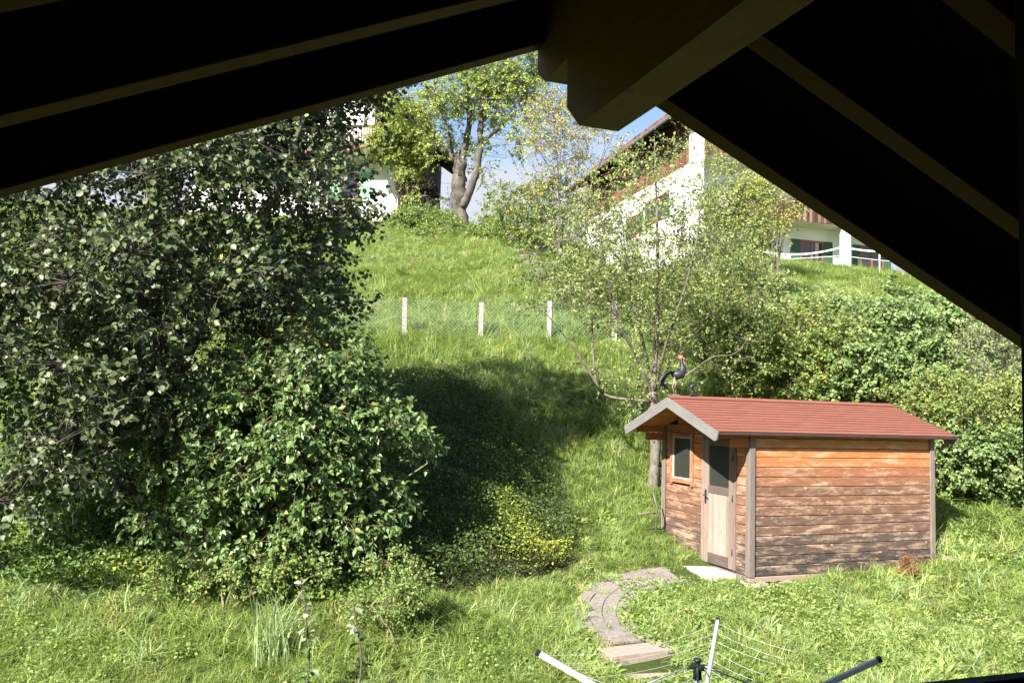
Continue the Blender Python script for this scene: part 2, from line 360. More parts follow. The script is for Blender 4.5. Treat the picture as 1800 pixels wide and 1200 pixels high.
M['leaf_vine'] = leafmat('vine_leaf', [(0, (.17, .23, .05)), (.5, (.29, .35, .09)), (.9, (.42, .44, .14)), (1, (.5, .36, .10))], rough=.5, trans=.4)
M['leaf_ivy'] = leafmat('herb_leaf', [(0, (0.085, 0.153, 0.038)), (.6, (0.17, 0.255, 0.057)), (.93, (0.34, 0.374, 0.095)), (1, (0.578, 0.255, 0.133))], rough=.5, trans=.3)
M['leaf_clover'] = leafmat('clover_leaf', [(0, (.16, .26, .06)), (.6, (.28, .38, .11)), (.97, (.36, .44, .16)), (1, (.55, .42, .20))], rough=.5, trans=.35)
M['leaf_pale'] = leafmat('pale_leaf', [(0, (.16, .20, .10)), (.5, (.30, .34, .22)), (1, (.60, .55, .45))], rough=.6, trans=.3)
M['leaf_red'] = leafmat('red_leaf', [(0, (.18, .05, .03)), (1, (.34, .12, .06))], rough=.6, trans=.3)
M['leaf_darkvine'] = leafmat('dark_creeper_leaf', [(0, (.03, .025, .02)), (1, (.07, .05, .03))], rough=.6, trans=.2)
M['grass'] = leafmat('grass_blade', [(0, (.11, .18, .038)), (.35, (.23, .31, .075)), (.6, (.34, .41, .12)), (.8, (.26, .38, .17)), (.95, (.41, .44, .18)), (1, (.52, .44, .22))], rough=.45, trans=.38, spec=.35, inst=True)

def ground_mat():
    mt, n, l, b = newmat('turf_soil')
    tc = n.new('ShaderNodeTexCoord'); a = n.new('ShaderNodeTexNoise'); a.inputs['Scale'].default_value = .8; a.inputs['Detail'].default_value = 8
    c = n.new('ShaderNodeTexNoise'); c.inputs['Scale'].default_value = 26; c.inputs['Detail'].default_value = 8; c.inputs['Roughness'].default_value = .8
    for q in (a, c): l.new(tc.outputs['Object'], q.inputs['Vector'])
    r = ramp(n, [(.3, (.050, .070, .018)), (.55, (.085, .120, .028)), (.75, (.13, .15, .045))]); l.new(a.outputs['Fac'], r.inputs[0])
    r2 = ramp(n, [(.3, (.35, .35, .35)), (.7, (1.3, 1.3, 1.3))]); l.new(c.outputs['Fac'], r2.inputs[0])
    mm = n.new('ShaderNodeMix'); mm.data_type = 'RGBA'; mm.blend_type = 'MULTIPLY'; mm.inputs['Factor'].default_value = .8
    l.new(r.outputs[0], mm.inputs['A']); l.new(r2.outputs[0], mm.inputs['B']); l.new(mm.outputs['Result'], b.inputs['Base Color'])
    bp = n.new('ShaderNodeBump'); bp.inputs['Strength'].default_value = 1; bp.inputs['Distance'].default_value = .05
    l.new(c.outputs['Fac'], bp.inputs['Height']); l.new(bp.outputs[0], b.inputs['Normal']); b.inputs['Roughness'].default_value = .95; b.inputs['Specular IOR Level'].default_value = .1
    return mt
M['ground'] = ground_mat()

# ------------------------------------------------------------------ terrain
def terrain():
    xs = np.concatenate([np.linspace(-600, -40, 15), np.linspace(-36, -12, 25), np.linspace(-11.6, 14, 129), np.linspace(14.5, 40, 40), np.linspace(50, 600, 14)])
    ys = np.concatenate([np.linspace(-200, -12, 8), np.linspace(-8, 6, 15), np.linspace(6.25, 24, 90), np.linspace(24.5, 50, 52), np.linspace(56, 120, 12), np.linspace(150, 700, 12)])
    X, Y = np.meshgrid(xs, ys); Z = G(X, Y)
    V = np.stack([X, Y, Z], -1).reshape(-1, 3); nx = len(xs); ny = len(ys)
    i = np.arange(nx - 1)[None] + np.arange(ny - 1)[:, None] * nx
    F = np.stack([i, i + 1, i + nx + 1, i + nx], -1).reshape(-1, 4)
    o = link('ground', np_mesh('ground', V, F, smooth=True), M['ground']); tag(o, kind='structure')
terrain()

# ------------------------------------------------------------------ the roof and balcony the photo is taken from
HA = RA(19.5)                       # turn of our own house
ROOF = empty('gable_roof', (0, 0, 0), HA)
tag(ROOF, 'dark open gable roof overhead with timber rafters meeting at a thick ridge beam', 'roof')
er = np.array([-math.sin(HA), math.cos(HA), 0]); eh = np.array([math.cos(HA), math.sin(HA), 0])
TL, TR = math.tan(RA(24.0)), math.tan(RA(23.8))
H0, H1, ZR = 1.196, 1.356, 1.509
RD = .17
def rafter(d0, d1, side):
    L0 = 4.2 if side < 0 else 4.6
    t = TL if side < 0 else TR; an = math.atan(t)
    hs = H0 if side < 0 else H1
    mb = MB(); length = L0 / math.cos(an)
    mb.box((-.09, -(d1 - d0) / 2, 0), (length, (d1 - d0) / 2, RD), bev=.004)
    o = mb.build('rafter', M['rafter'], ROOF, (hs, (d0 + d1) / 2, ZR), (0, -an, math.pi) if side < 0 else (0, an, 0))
    if side < 0: o.rotation_euler = Matrix.Rotation(math.pi, 3, 'Z').to_4x4().to_3x3().to_euler() if False else (Matrix.Rotation(math.pi, 3, 'Z') @ Matrix.Rotation(an, 3, 'Y')).to_euler()
    return o
for k in range(7):
    dd = 3.165 - .635 * k
    rafter(dd - .095, dd, -1)
    ddr = 3.13 - .66 * k
    rafter(ddr - .10, ddr, 1)
# boards above the rafters, and the covering
for side, t, hs, Lh in ((-1, TL, H0, 4.3), (1, TR, H1, 4.7)):
    an = math.atan(t); off = RD / math.cos(an) + .002
    nb = 30
    for i in range(nb):
        a0 = i * Lh / nb; a1 = (i + 1) * Lh / nb - .006
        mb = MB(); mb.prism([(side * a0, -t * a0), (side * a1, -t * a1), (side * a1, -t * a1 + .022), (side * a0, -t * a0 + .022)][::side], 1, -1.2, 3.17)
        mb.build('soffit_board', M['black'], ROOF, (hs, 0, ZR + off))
    mb = MB(); a0 = -.10; a1 = Lh
    mb.prism([(side * a0, -t * a0 + .026), (side * a1, -t * a1 + .026), (side * a1, -t * a1 + .08), (side * a0, -t * a0 + .08)][::side], 1, -1.2, 3.18)
    mb.build('roof_covering', M['tile'], ROOF, (hs, 0, ZR + off))
mb = MB(); mb.prism([(H0, 1.35), (H1, 1.35), (H1, ZR), (H0, ZR)], 1, -1.2, 3.0)
pts = [(-1.2, 1.3435), (3.074, 1.3435), (3.158, 1.404), (3.163, 1.693), (-1.2, 1.693)]
mb = MB(); mb.prism([(p[0], p[1]) for p in pts], 0, -.08, .08)
mb.build('ridge_beam', M['beam'], ROOF, ((H0 + H1) / 2, 0, 0))
mb = MB(); mb.prism([(-1.2, 1.0403), (2.712, 1.0403), (2.830, 1.1475), (2.838, 1.3425), (-1.2, 1.3425)], 0, -.08, .08)
o = mb.build('ridge_bracket', M['beam'], ROOF, ((H0 + H1) / 2, 0, 0))
# the beam wood grain runs along Y here: turn the mesh so local X is the grain
for o in ROOF.children:
    if o.name.startswith('ridge'):
        me = o.data
        R90 = Matrix.Rotation(-math.pi / 2, 4, 'Z'); me.transform(R90); o.rotation_euler = (0, 0, math.pi / 2)
FLOOR = -1.62
BD = 2.12
hw = empty('house_wall', (0, 0, FLOOR), HA); tag(hw, 'dark timber back wall of the balcony behind the viewpoint', 'wall')
mb = MB(); mb.box((-5.5, -1.5, 0), (6.5, -1.25, 3.3)); mb.build('wall_panel', M['dark_board'], hw)
fl = MB(); fl.box((-5.5, -1.25, -.14), (6.5, BD - .06, 0)); bf = fl.build('balcony_floor', M['dark_board'], None, (0, 0, FLOOR), (0, 0, HA)); tag(bf, kind='structure')
# lower storey under the balcony
lw = MB(); lw.box((-5.5, -1.5, -2.4), (6.5, -.2, -.15)); lwo = lw.build('lower_house_wall', M['plaster'], None, (0, 0, FLOOR), (0, 0, HA)); tag(lwo, 'white lower storey wall under the balcony', 'wall')
for hs_, lab in ((-2.3, 'dark board screen added out of view on the left to cut side light under the roof'), (4.4, 'dark board screen added out of view on the right to cut side light under the roof')):
    tt_ = TL * (H0 - hs_) if hs_ < 0 else TR * (hs_ - H1)
    sw = MB(); sw.box((hs_ - .06, -1.25, FLOOR), (hs_ + .06, BD - .1, ZR - tt_ - .06)); swo = sw.build('unseen_light_screen', M['dark_board'], None, (0, 0, 0), (0, 0, HA)); tag(swo, lab, 'wall')  # added unseen screens that keep side light off the beams and rafters
rl = empty('balcony_railing', (0, 0, 0), HA); tag(rl, 'black balcony railing just inside the bottom right corner', 'railing')
q = ray(1800, 1178); zt = -.64; q = q * (zt / q[2]); dr = float(q @ er)
mb = MB(); mb.box((-5.4, dr - .05, zt - .05), (6.4, dr, zt), bev=.006); mb.build('top_rail', M['black_post'], rl)
for i in range(66):
    mb = MB(); mb.box((-5.4 + i * .18, dr - .04, FLOOR + .06), (-5.4 + i * .18 + .165, dr - .015, zt - .052)); mb.build('baluster_board', M['black_post'], rl)
mb = MB(); mb.box((-5.4, dr - .05, FLOOR + .02), (6.4, dr, FLOOR + .06)); mb.build('bottom_rail', M['black_post'], rl)
q = ray(1784, 60); q = q * (1.51 / (q @ er)); hx = float(q @ eh)
mb = MB(); mb.box((hx, 1.44, FLOOR), (hx + .07, 1.51, ZR - TR * (hx + .07 - H1) - .004), bev=.006)
po = mb.build('roof_post', M['black_post'], None, (0, 0, 0), (0, 0, HA)); tag(po, 'dark upright timber post at the right edge of the picture', 'post')

# ------------------------------------------------------------------ garden shed
SY = 0.3696
SO = np.array([3.3392, 11.4689, -2.2005])
W_, L_, H_, OV, OE, RISE, OVR = 2.26, 3.379, 2.024, .624, .142, .4115, .323
S = empty('garden_shed', SO, SY); tag(S, 'small weathered wooden garden shed with red shingle roof and half glazed door', 'shed')
ZB = 0.0
TS = RISE / (W_ / 2)
def board(parent, name, mat, x0, x1, y0, y1, z0, z1, tint, bev=.004, along='x'):
    """box board whose local X is its grain"""
    c = ((x0 + x1) / 2, (y0 + y1) / 2, (z0 + z1) / 2); hx, hy, hz = (x1 - x0) / 2, (y1 - y0) / 2, (z1 - z0) / 2
    mb = MB()
    if along == 'x': mb.box((-hx, -hy, -hz), (hx, hy, hz), bev=bev); rot = (0, 0, 0)
    elif along == 'y': mb.box((-hy, -hx, -hz), (hy, hx, hz), bev=bev); rot = (0, 0, math.pi / 2)
    else: mb.box((-hz, -hy, -hx), (hz, hy, hx), bev=bev); rot = (0, -math.pi / 2, 0)
    o = mb.build(name, mat, parent, c, rot); o['tint'] = float(tint); return o
NBD = 15; bh = H_ / NBD
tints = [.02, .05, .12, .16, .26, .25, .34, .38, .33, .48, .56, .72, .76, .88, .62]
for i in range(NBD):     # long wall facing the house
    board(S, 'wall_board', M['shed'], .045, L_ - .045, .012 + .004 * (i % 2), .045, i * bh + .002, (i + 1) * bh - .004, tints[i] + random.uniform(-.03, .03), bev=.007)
    board(S, 'wall_board', M['shed'], .045, L_ - .045, W_ - .045, W_ - .012, i * bh + .002, (i + 1) * bh - .004, .3, bev=.005)
for i in range(NBD):     # far gable wall
    board(S, 'wall_board', M['shed'], L_ - .045, L_ - .012, .045, W_ - .045, i * bh + .002, (i + 1) * bh - .004, .3, along='y')
# corner boards
for (x, y) in ((0, 0), (L_, 0), (0, W_), (L_, W_)):
    sx = -1 if x == 0 else 1; sy = -1 if y == 0 else 1
    xa, xb = sorted((x + sx * .014, x - sx * .075)); ya, yb = sorted((y + sy * .014, y - sy * .010))
    board(S, 'corner_board', M['shed_grey'], xa, xb, ya, yb, -.005, H_ - .03, .55 + random.uniform(-.1, .1), along='z')
    xa, xb = sorted((x + sx * .0145, x - sx * .010)); ya, yb = sorted((y - sy * .0105, y - sy * .085))
    board(S, 'corner_board', M['shed_grey'], xa, xb, ya, yb, -.005, H_ - .03, .5, along='z')
# entrance gable (x = 0). along y: 0 is the near corner, W_ the far one. Positions found from the photograph
def gy(px, py):
    d = ray(px, py); a = np.array([math.cos(SY), math.sin(SY), 0]); b = np.array([-math.sin(SY), math.cos(SY), 0])
    t = (SO @ a) / (d @ a); p = d * t - SO; return float(p @ b), float(p[2])
D0, _z = gy(1289, 900); D1, _z = gy(1237, 900)          # door right / left edge (incl. frame)
DZ0 = .02; _y, DZT = gy(1262, 772)
DZT = min(DZT, 1.93)
WY0, WZ0 = gy(1218, 848); WY1, WZ1 = gy(1180, 762)       # window frame
WZ0 = round(WZ0 / bh) * bh + .03; WZ1 = round(WZ1 / bh) * bh + .002
for i in range(NBD + 3):
    z0, z1 = i * bh + .002, (i + 1) * bh - .004
    segs = [(.085, D0), (D1, W_ - .085)]
    if z1 > WZ0 + .04 and z0 < WZ1 - .04: segs = [(.085, D0), (D1, WY0), (WY1, W_ - .085)]
    if z0 > DZT - .06: segs = [(.085, WY0), (WY1, W_ - .085)] if (z1 > WZ0 + .04 and z0 < WZ1 - .04) else [(.085, W_ - .085)]
    for a, b in segs:
        if z1 > H_ - .02:      # in the gable triangle the boards get shorter
            zz = z1 - H_; lim = (zz + .02) / TS; a = max(a, lim); b = min(b, W_ - lim)
        if b - a > .05:
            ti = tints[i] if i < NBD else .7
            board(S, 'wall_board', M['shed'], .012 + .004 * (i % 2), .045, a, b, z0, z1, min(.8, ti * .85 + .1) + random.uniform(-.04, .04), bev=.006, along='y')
mb = MB(); mb.box((.05, .05, 0), (L_ - .05, .0555, H_ - .05)); 
# floor and door
mb = MB(); mb.box((.05, .05, -.02), (L_ - .05, W_ - .05, .02)); mb.build('shed_floor', M['shed_grey'], S)
fw = .055
board(S, 'door_frame', M['door'], -.012, .05, D0 - fw, D0, DZ0, DZT + fw, .35, along='z')
board(S, 'door_frame', M['door'], -.012, .05, D1, D1 + fw, DZ0, DZT + fw, .6, along='z')
board(S, 'door_frame', M['door'], -.010, .05, D0, D1, DZT, DZT + fw, .3, along='y')
dr_ = empty('door', (0.0, D0, DZ0), 0, S)
dw = D1 - D0; dh = DZT - DZ0
_y, gz = gy(1260, 852); gz -= DZ0
def dboard(name, mat, y0, y1, z0, z1, tint, along, x0=-.004, x1=.035, bev=.003): return board(dr_, name, mat, x0, x1, y0, y1, z0, z1, tint, bev, along)
dboard('stile', M['door'], .004, .11, .004, dh - .004, .45, 'z'); dboard('stile', M['door'], dw - .11, dw - .004, .004, dh - .004, .6, 'z')
dboard('top_rail', M['door'], .112, dw - .112, dh - .09, dh - .005, .25, 'y'); dboard('bottom_rail', M['door'], .112, dw - .112, .004, .15, .05, 'y')
dboard('middle_rail', M['door'], .112, dw - .112, gz - .13, gz - .02, .12, 'y')
np_ = 7; pw = (dw - .224) / np_
for i in range(np_): dboard('door_plank', M['door'], .112 + i * pw + .0025, .112 + (i + 1) * pw - .0025, .152, gz - .132, .55 + .35 * random.random(), 'z', x0=.004, x1=.028)
mb = MB(); mb.box((.012, .112, gz - .02), (.017, dw - .112, dh - .09)); mb.build('glass_pane', M['glass'], dr_)
mb = MB(); mb.box((-.018, dw - .075, .86), (-.004, dw - .045, 1.06), bev=.003); mb.tube([(-.018, dw - .06, .98), (-.05, dw - .06, .98), (-.055, dw - .15, .975)], .009, 6)
mb.build('door_handle', M['iron'], dr_)
for z in (.25, 1.0, dh - .25):
    mb = MB(); mb.tube([(-.016, .006, z - .045), (-.016, .006, z + .045)], .008, 6); mb.build('hinge', M['iron'], dr_)
# window in the gable
wn_ = empty('window', (0, WY0, WZ0), 0, S); ww = WY1 - WY0; wh = WZ1 - WZ0
def wb(y0, y1, z0, z1, t, al, x0=-.018, x1=.04): return board(wn_, 'window_frame', M['shed'], x0, x1, y0, y1, z0, z1, t, .003, al)
wb(0, .055, -.03, wh, .5, 'z'); wb(ww - .055, ww, -.03, wh, .5, 'z'); wb(.0555, ww - .0555, wh - .055, wh, .5, 'y', -.016); wb(.0555, ww - .0555, 0, .06, .52, 'y', -.016)
for a, b, c, d, al in ((.056, .082, .061, wh - .056, 'z'), (ww - .082, ww - .056, .061, wh - .056, 'z'), (.0825, ww - .0825, .061, .087, 'y'), (.0825, ww - .0825, wh - .082, wh - .056, 'y')):
    board(wn_, 'sash', M['door'], -.006, .03, a, b, c, d, .9, .002, al)
mb = MB(); mb.box((.010, .082, .087), (.014, ww - .082, wh - .082)); mb.build('window_pane', M['glass'], wn_)
# things seen through the glass: a green crate on a shelf
cr_ = MB(); cr_.box((.25, 0, 0), (.55, .34, .17), bev=.02); cr_.tube([(.25, .03, .17), (.25, .03, .26), (.25, .31, .26), (.25, .31, .17)], .012, 5)
cro = link('plastic_crate', cr_.mesh('plastic_crate'), simple('green_plastic', (.05, .42, .18), .4), None, S.matrix_basis @ Vector((.0, WY0 + .1, WZ0 + .13)), (0, 0, SY))
tag(cro, 'green plastic crate seen through the shed window', 'crate')
sh = MB(); sh.box((.2, D1, WZ0 + .09), (.62, W_ - .1, WZ0 + .125)); sh.build('shelf', M['soft_orange'], S)
nm_ = MB()
for i in range(NBD):
    for x in (.14, 1.15, 2.25, L_ - .14):
        zc_ = (i + .5) * bh; xx_ = x + random.uniform(-.01, .01); nm_.tube([(xx_, .006, zc_), (xx_, .0115, zc_)], .0045, 6)
o = nm_.build('nail_heads', M['iron'], S); tag(o, kind='stuff')
# roof: two slopes with boards, shingles, barge boards and purlins
x0r, x1r = -OV, L_ + OVR
slope = math.atan(TS); c_, s_ = math.cos(slope), math.sin(slope)
run = (W_ / 2 + OE)
ZE = H_ - OE * TS
ZRID = H_ + RISE
for side in (0, 1):
    for i in range(10):        # roof boards, seen under the overhang
        a0 = i * run / 10; a1 = (i + 1) * run / 10 - .003
        f = lambda a: (W_ / 2 + (-a if side == 0 else a), ZRID - a * TS)
        (ya, za), (yb, zb) = f(a0), f(a1)
        mb = MB(); poly = [(ya, za - .055), (yb, zb - .055), (yb, zb - .035), (ya, za - .035)]
        mb.prism(poly if side else poly[::-1], 0, x0r + .03, x1r - .03); o = mb.build('roof_board', M['soft_orange'], S); o['tint'] = .3 + .4 * random.random()
    mb = MB(); (ya, za), (yb, zb) = f(0.0), f(run + .01)
    poly = [(ya, za - .034), (yb, zb - .034), (yb, zb - .006), (ya, za - .006)]; mb.prism(poly if side else poly[::-1], 0, x0r - .005, x1r + .005); mb.build('roof_felt', M['felt'], S)
    rows = 13; rl_ = run / c_ / rows
    shw = .30
    for rI in range(rows):
        x = x0r - .012 - (shw / 2 if rI % 2 else 0) - random.uniform(0, .05)
        while x < x1r + .012:
            w1 = shw * random.uniform(.92, 1.08) if side == 0 else .6
            xa, xb = max(x + .004, x0r - .012), min(x + w1 - .004, x1r + .012)
            x += w1
            if xb - xa < .04: continue
            d0 = (rI + 1) * rl_ + (.012 if rI == rows - 1 else 0) + random.uniform(-.004, .004)    # lower edge
            d1 = rI * rl_ - .015
            def q_(d, up): return (W_ / 2 + (-1 if side == 0 else 1) * (d * c_ + up * s_), ZRID - d * s_ + up * c_)
            lo = q_(d0, .003), q_(d0, .0085 + random.uniform(0, .003)); hi = q_(max(d1, 0), -.0055), q_(max(d1, 0), -.001)
            poly = [lo[0], hi[0], hi[1], lo[1]]
            xm = (xa + xb) / 2; ym = poly[0][0]; zm = poly[0][1]
            mb = MB(); mb.prism([(p[0] - ym, p[1] - zm) for p in poly], 0, xa - xm, xb - xm)
            o = mb.build('shingle', M['shingle'], S, (xm, ym, zm)); o['tint'] = random.random() * .8
# ridge caps
x = x0r - .014
while x < x1r:
    xb = min(x + .28, x1r + .014); mb = MB(); u = .016
    mb.prism([(-.09, -.09 * TS), (0, 0), (.09, -.09 * TS), (.09, -.09 * TS + .008), (0, .011), (-.09, -.09 * TS + .008)], 0, -(xb - x) / 2, (xb - x) / 2 - .004)
    o = mb.build('ridge_shingle', M['shingle'], S, ((x + xb) / 2, W_ / 2, ZRID + u)); o['tint'] = random.random() * .6; x = xb
# barge boards (two per gable)
for xg, dx in ((x0r - .022, .022), (x1r, .022)):
    for side in (-1, 1):
        ln = run / c_ + .012
        mb = MB(); mb.prism([(0, 0), (ln, 0), (ln + .0, -.115), (ln - .03, -.145), (0 + .145 * TS, -.145)], 1, 0, dx)
        an = slope
        # local x runs down the slope
        mb2 = mb.mesh('barge_board')
        R_ = Matrix.Rotation(math.pi / 2 * side, 3, 'Z') @ Matrix.Rotation(an, 3, 'Y')
        o = link('barge_board', mb2, M['barge'], S, (xg + (dx if side > 0 else 0), W_ / 2, ZRID - .003), R_.to_euler()); o['tint'] = .5 + .2 * random.random()
# plate boards that carry the overhang at both side walls
for y0 in (0.012, W_ - .045):
    board(S, 'eave_plate', M['soft_orange'], -.33, -.016, y0, y0 + .034, H_ - .27, H_ - .15, .35)
    board(S, 'eave_plate', M['soft_orange'], -.50, -.0165, y0, y0 + .034, H_ - .146, H_ - .035, .45)
# base sill and stones
board(S, 'sill_beam', M['shed_grey'], .0, L_, -.004, .07, -.075, -.006, .85)
board(S, 'sill_beam', M['shed_grey'], .0, .07, .08, W_, -.075, -.006, .55, along='y')
def stone(name, parent, c, r, seed, mat, loc=None):
    rr = np.random.default_rng(seed); import bmesh
    bm = bmesh.new(); bmesh.ops.create_icosphere(bm, subdivisions=2, radius=1)
    for v in bm.verts:
        k = 1 + rr.uniform(-.12, .12); v.co = Vector((v.co.x * r[0] * k, v.co.y * r[1] * k, v.co.z * r[2] * k))
    me = bpy.data.meshes.new(name); bm.to_mesh(me); bm.free()
    return link(name, me, mat, parent, c)
for k, (x, w) in enumerate(((.12, .20), (.62, .16), (1.25, .22), (1.72, .2), (2.2, .26), (2.75, .18), (3.2, .2), (3.62, .26))):
    p = S.matrix_basis @ Vector((x, -.02 if k < 7 else -.12, 0)); zz = float(G(p.x, p.y))
    stone('foundation_stone', S, (x, -.0 if k < 7 else -.10, -.075 - .05 if k < 7 else zz - SO[2] + .05), (w, .12, .055), k, M['rubble'])
for y in (.2, .8, 1.5, 2.1):
    stone('foundation_stone', S, (.05, y, -.13), (.12, .18, .06), int(y * 10) + 20, M['rubble'])
# front slab
def at_z(px, py, z):
    d = ray(px, py); return d * (z / d[2])
sl = MB(); sl.box((-.44, D0 - .10, -.15), (-.02, D1 + .16, -.012), bev=.012)
slo = sl.build('door_step', M['slab'], None, SO, (0, 0, SY)); tag(slo, 'white concrete slab in front of the shed door', 'step')

# rooster ornament on the ridge
def ridge_pt(px, dz=0):
    a = np.array([math.cos(SY), math.sin(SY), 0]); b = np.array([-math.sin(SY), math.cos(SY), 0])
    R0 = SO + b * W_ / 2 + np.array([0, 0, ZRID + .028]); best = min(np.linspace(-.6, 3.6, 400), key=lambda t: abs(proj_px(R0 + a * t)[0] - px))
    return R0 + a * best + np.array([0, 0, dz])
def proj_px(p):
    d = p @ _f; return 900 + FPX * (p @ _r) / d, 600 - FPX * (p @ _u) / d
def lathe_blob(mb, pts, rad, n=10): mb.tube(pts, rad, n)
rp = ridge_pt(1190); ro = empty('rooster_ornament', rp, RA(10)); tag(ro, 'black metal rooster figure with red head standing on the shed ridge', 'ornament')
hb = .26
mb = MB(); mb.tube([(-.09, 0, hb + .075), (-.06, 0, hb + .06), (-.01, 0, hb + .045), (.05, 0, hb + .06), (.085, 0, hb + .11), (.085, 0, hb + .17), (.070, 0, hb + .23), (.062, 0, hb + .28), (.06, 0, hb + .305)], [.02, .05, .075, .078, .060, .042, .028, .022, .012], 12)
mb.build('body', M['iron'], ro)
redm = simple('red_enamel', (.55, .13, .13), .5); 
mb = MB(); mb.tube([(.03, 0, hb + .285), (.045, 0, hb + .30), (.065, 0, hb + .305), (.085, 0, hb + .295)], [.012, .03, .03, .014], 8)
mb.prism([(.01, hb + .30), (.08, hb + .31), (.085, hb + .345), (.065, hb + .33), (.05, hb + .352), (.035, hb + .335), (.015, hb + .35)], 1, -.006, .006)
mb.build('head', redm, ro)
mb = MB(); mb.prism([(.075, hb + .285), (.11, hb + .25), (.12, hb + .205), (.10, hb + .20), (.085, hb + .24)], 1, -.006, .006); mb.build('wattle', redm, ro)
mb = MB(); mb.tube([(.085, 0, hb + .297), (.125, 0, hb + .285)], [.012, .002], 6); mb.build('beak', simple('beak', (.7, .6, .4)), ro)
for k in range(6):
    y = (k - 2.5) * .016; e = k * .035
    mb = MB(); mb.tube([(-.06, y, hb + .08), (-.14, y * 1.5, hb + .095 - e * .3), (-.22, y * 2, hb + .05 - e), (-.30 + .035 * k, y * 2.4, hb - .05 - e * .5), (-.35 + .055 * k, y * 2.6, hb - .16 - e * .2)], [.012, .016, .018, .014, .003], 5); mb.build('tail_feather', M['iron'], ro)
for y in (-.03, .03):
    mb = MB(); mb.tube([(-.02 + y, y, hb + .01), (-.05 + y, y, hb * .5), (-.03 + y, y, 0)], .006, 5); mb.tube([(-.05 + y, y, .004), (.02 + y, y, .004)], .006, 5); mb.build('leg', simple('leg_metal', (.35, .30, .2), .5), ro)
rp = ridge_pt(1218); r2 = empty('bird_ornament', rp, RA(25)); tag(r2, 'small dark metal bird figure behind the rooster on the shed ridge', 'ornament')
mb = MB(); mb.prism([(-.07, 0), (.07, 0), (.02, .06), (-.01, .06)], 1, -.03, .03); mb.build('stand', M['iron'], r2)
mb = MB(); mb.tube([(-.07, 0, .12), (-.03, 0, .14), (.02, 0, .17), (.05, 0, .20)], [.01, .035, .03, .008], 8); mb.tube([(0, 0, .05), (0, 0, .15)], .008, 5); mb.build('body', M['iron'], r2)
mb = MB(); mb.prism([(-.05, .13), (-.10, .16), (-.04, .22), (.04, .19)], 1, -.004, .004); mb.build('wing', M['iron'], r2)

# ------------------------------------------------------------------ path and steps
stone_c = []
def path_pts():
    # centre line of the curved path, from the door slab to the top step
    cl = [(1195, 1012), (1150, 1018), (1105, 1030), (1070, 1050), (1058, 1078), (1072, 1105), (1098, 1130)]
    w = []
    for px, py in cl:
        # solve the ground hit
        d = ray(px, py); Y = 10.
        for _ in range(30):
            z = float(G(d[0] / d[1] * Y, Y)); Y = z * d[1] / d[2]
        w.append(np.array([d[0] / d[1] * Y, Y]))
    return w
PW = path_pts()
def catmull(pts, n):
    out = []; p = [pts[0] * 2 - pts[1]] + list(pts) + [pts[-1] * 2 - pts[-2]]
    for i in range(1, len(p) - 2):
        for k in range(n):
            t = k / n; a, b, c, d = p[i - 1], p[i], p[i + 1], p[i + 2]
            out.append(.5 * ((2 * b) + (-a + c) * t + (2 * a - 5 * b + 4 * c - d) * t * t + (-a + 3 * b - 3 * c + d) * t ** 3))
    out.append(pts[-1]); return np.array(out)
PC = catmull(PW, 14)
path = empty('garden_path', (PC[0][0], PC[0][1], float(G(*PC[0])))); tag(path, 'curved weathered paving path leading to the shed door', 'path'); path['kind'] = 'structure'
if 'category' in path: del path['category']
sg = np.concatenate([[0], np.cumsum(np.linalg.norm(np.diff(PC, axis=0), axis=1))])
def along(s):
    x = np.interp(s, sg, PC[:, 0]); y = np.interp(s, sg, PC[:, 1]); x2 = np.interp(s + .05, sg, PC[:, 0]); y2 = np.interp(s + .05, sg, PC[:, 1]); x1 = np.interp(s - .05, sg, PC[:, 0]); y1 = np.interp(s - .05, sg, PC[:, 1])
    t = nrm(np.array([x2 - x1, y2 - y1])); return np.array([x, y]), np.array([-t[1], t[0]])
PWID = .70
lanes = 4
for ln in range(lanes):
    s = random.uniform(0, .1); lw0 = -PWID / 2 + ln * PWID / lanes; lw1 = lw0 + PWID / lanes
    while s < sg[-1] - .05:
        l_ = random.uniform(.22, .42); e = min(s + l_, sg[-1]); vs = []
        k = 4
        g = .0035 + .003 * random.random()
        top = []
        for j in range(k + 1):
            p, nr = along(s + g + (e - s - 2 * g) * j / k); a = p + nr * (lw0 + g); b = p + nr * (lw1 - g); top.append((a, b))
        tilt = random.uniform(-.006, .006); hgt = random.uniform(.018, .032)
        ctr = sum((a + b) / 2 for a, b in top) / (k + 1); cz = float(G(*ctr, rough=False)) 
        for dz in (hgt, -.06):
            for a, b in top:
                for c, sgn in ((a, -1), (b, 1)): vs.append((c[0] - PC[0][0], c[1] - PC[0][1], float(G(c[0], c[1])) + dz + tilt * sgn - float(G(*PC[0]))))
        n2 = 2 * (k + 1); fs = []
        for j in range(k): fs.append((2 * j, 2 * j + 1, 2 * j + 3, 2 * j + 2))
        rim = [2 * j for j in range(k + 1)] + [2 * j + 1 for j in range(k, -1, -1)]
        for j in range(len(rim)):
            a, b = rim[j], rim[(j + 1) % len(rim)]; fs.append((a, b, b + n2, a + n2))
        mb = MB(); mb.add(vs, fs); mb.build('paving_stone', M['stone'], path); s = e
    stone_c.append(0)
def groundhit(px, py):
    d = ray(px, py); Y = 10.
    for _ in range(40):
        z = float(G(d[0] / d[1] * Y, Y)); Y = z * d[1] / d[2]
    return d / d[1] * Y
STEPS = []
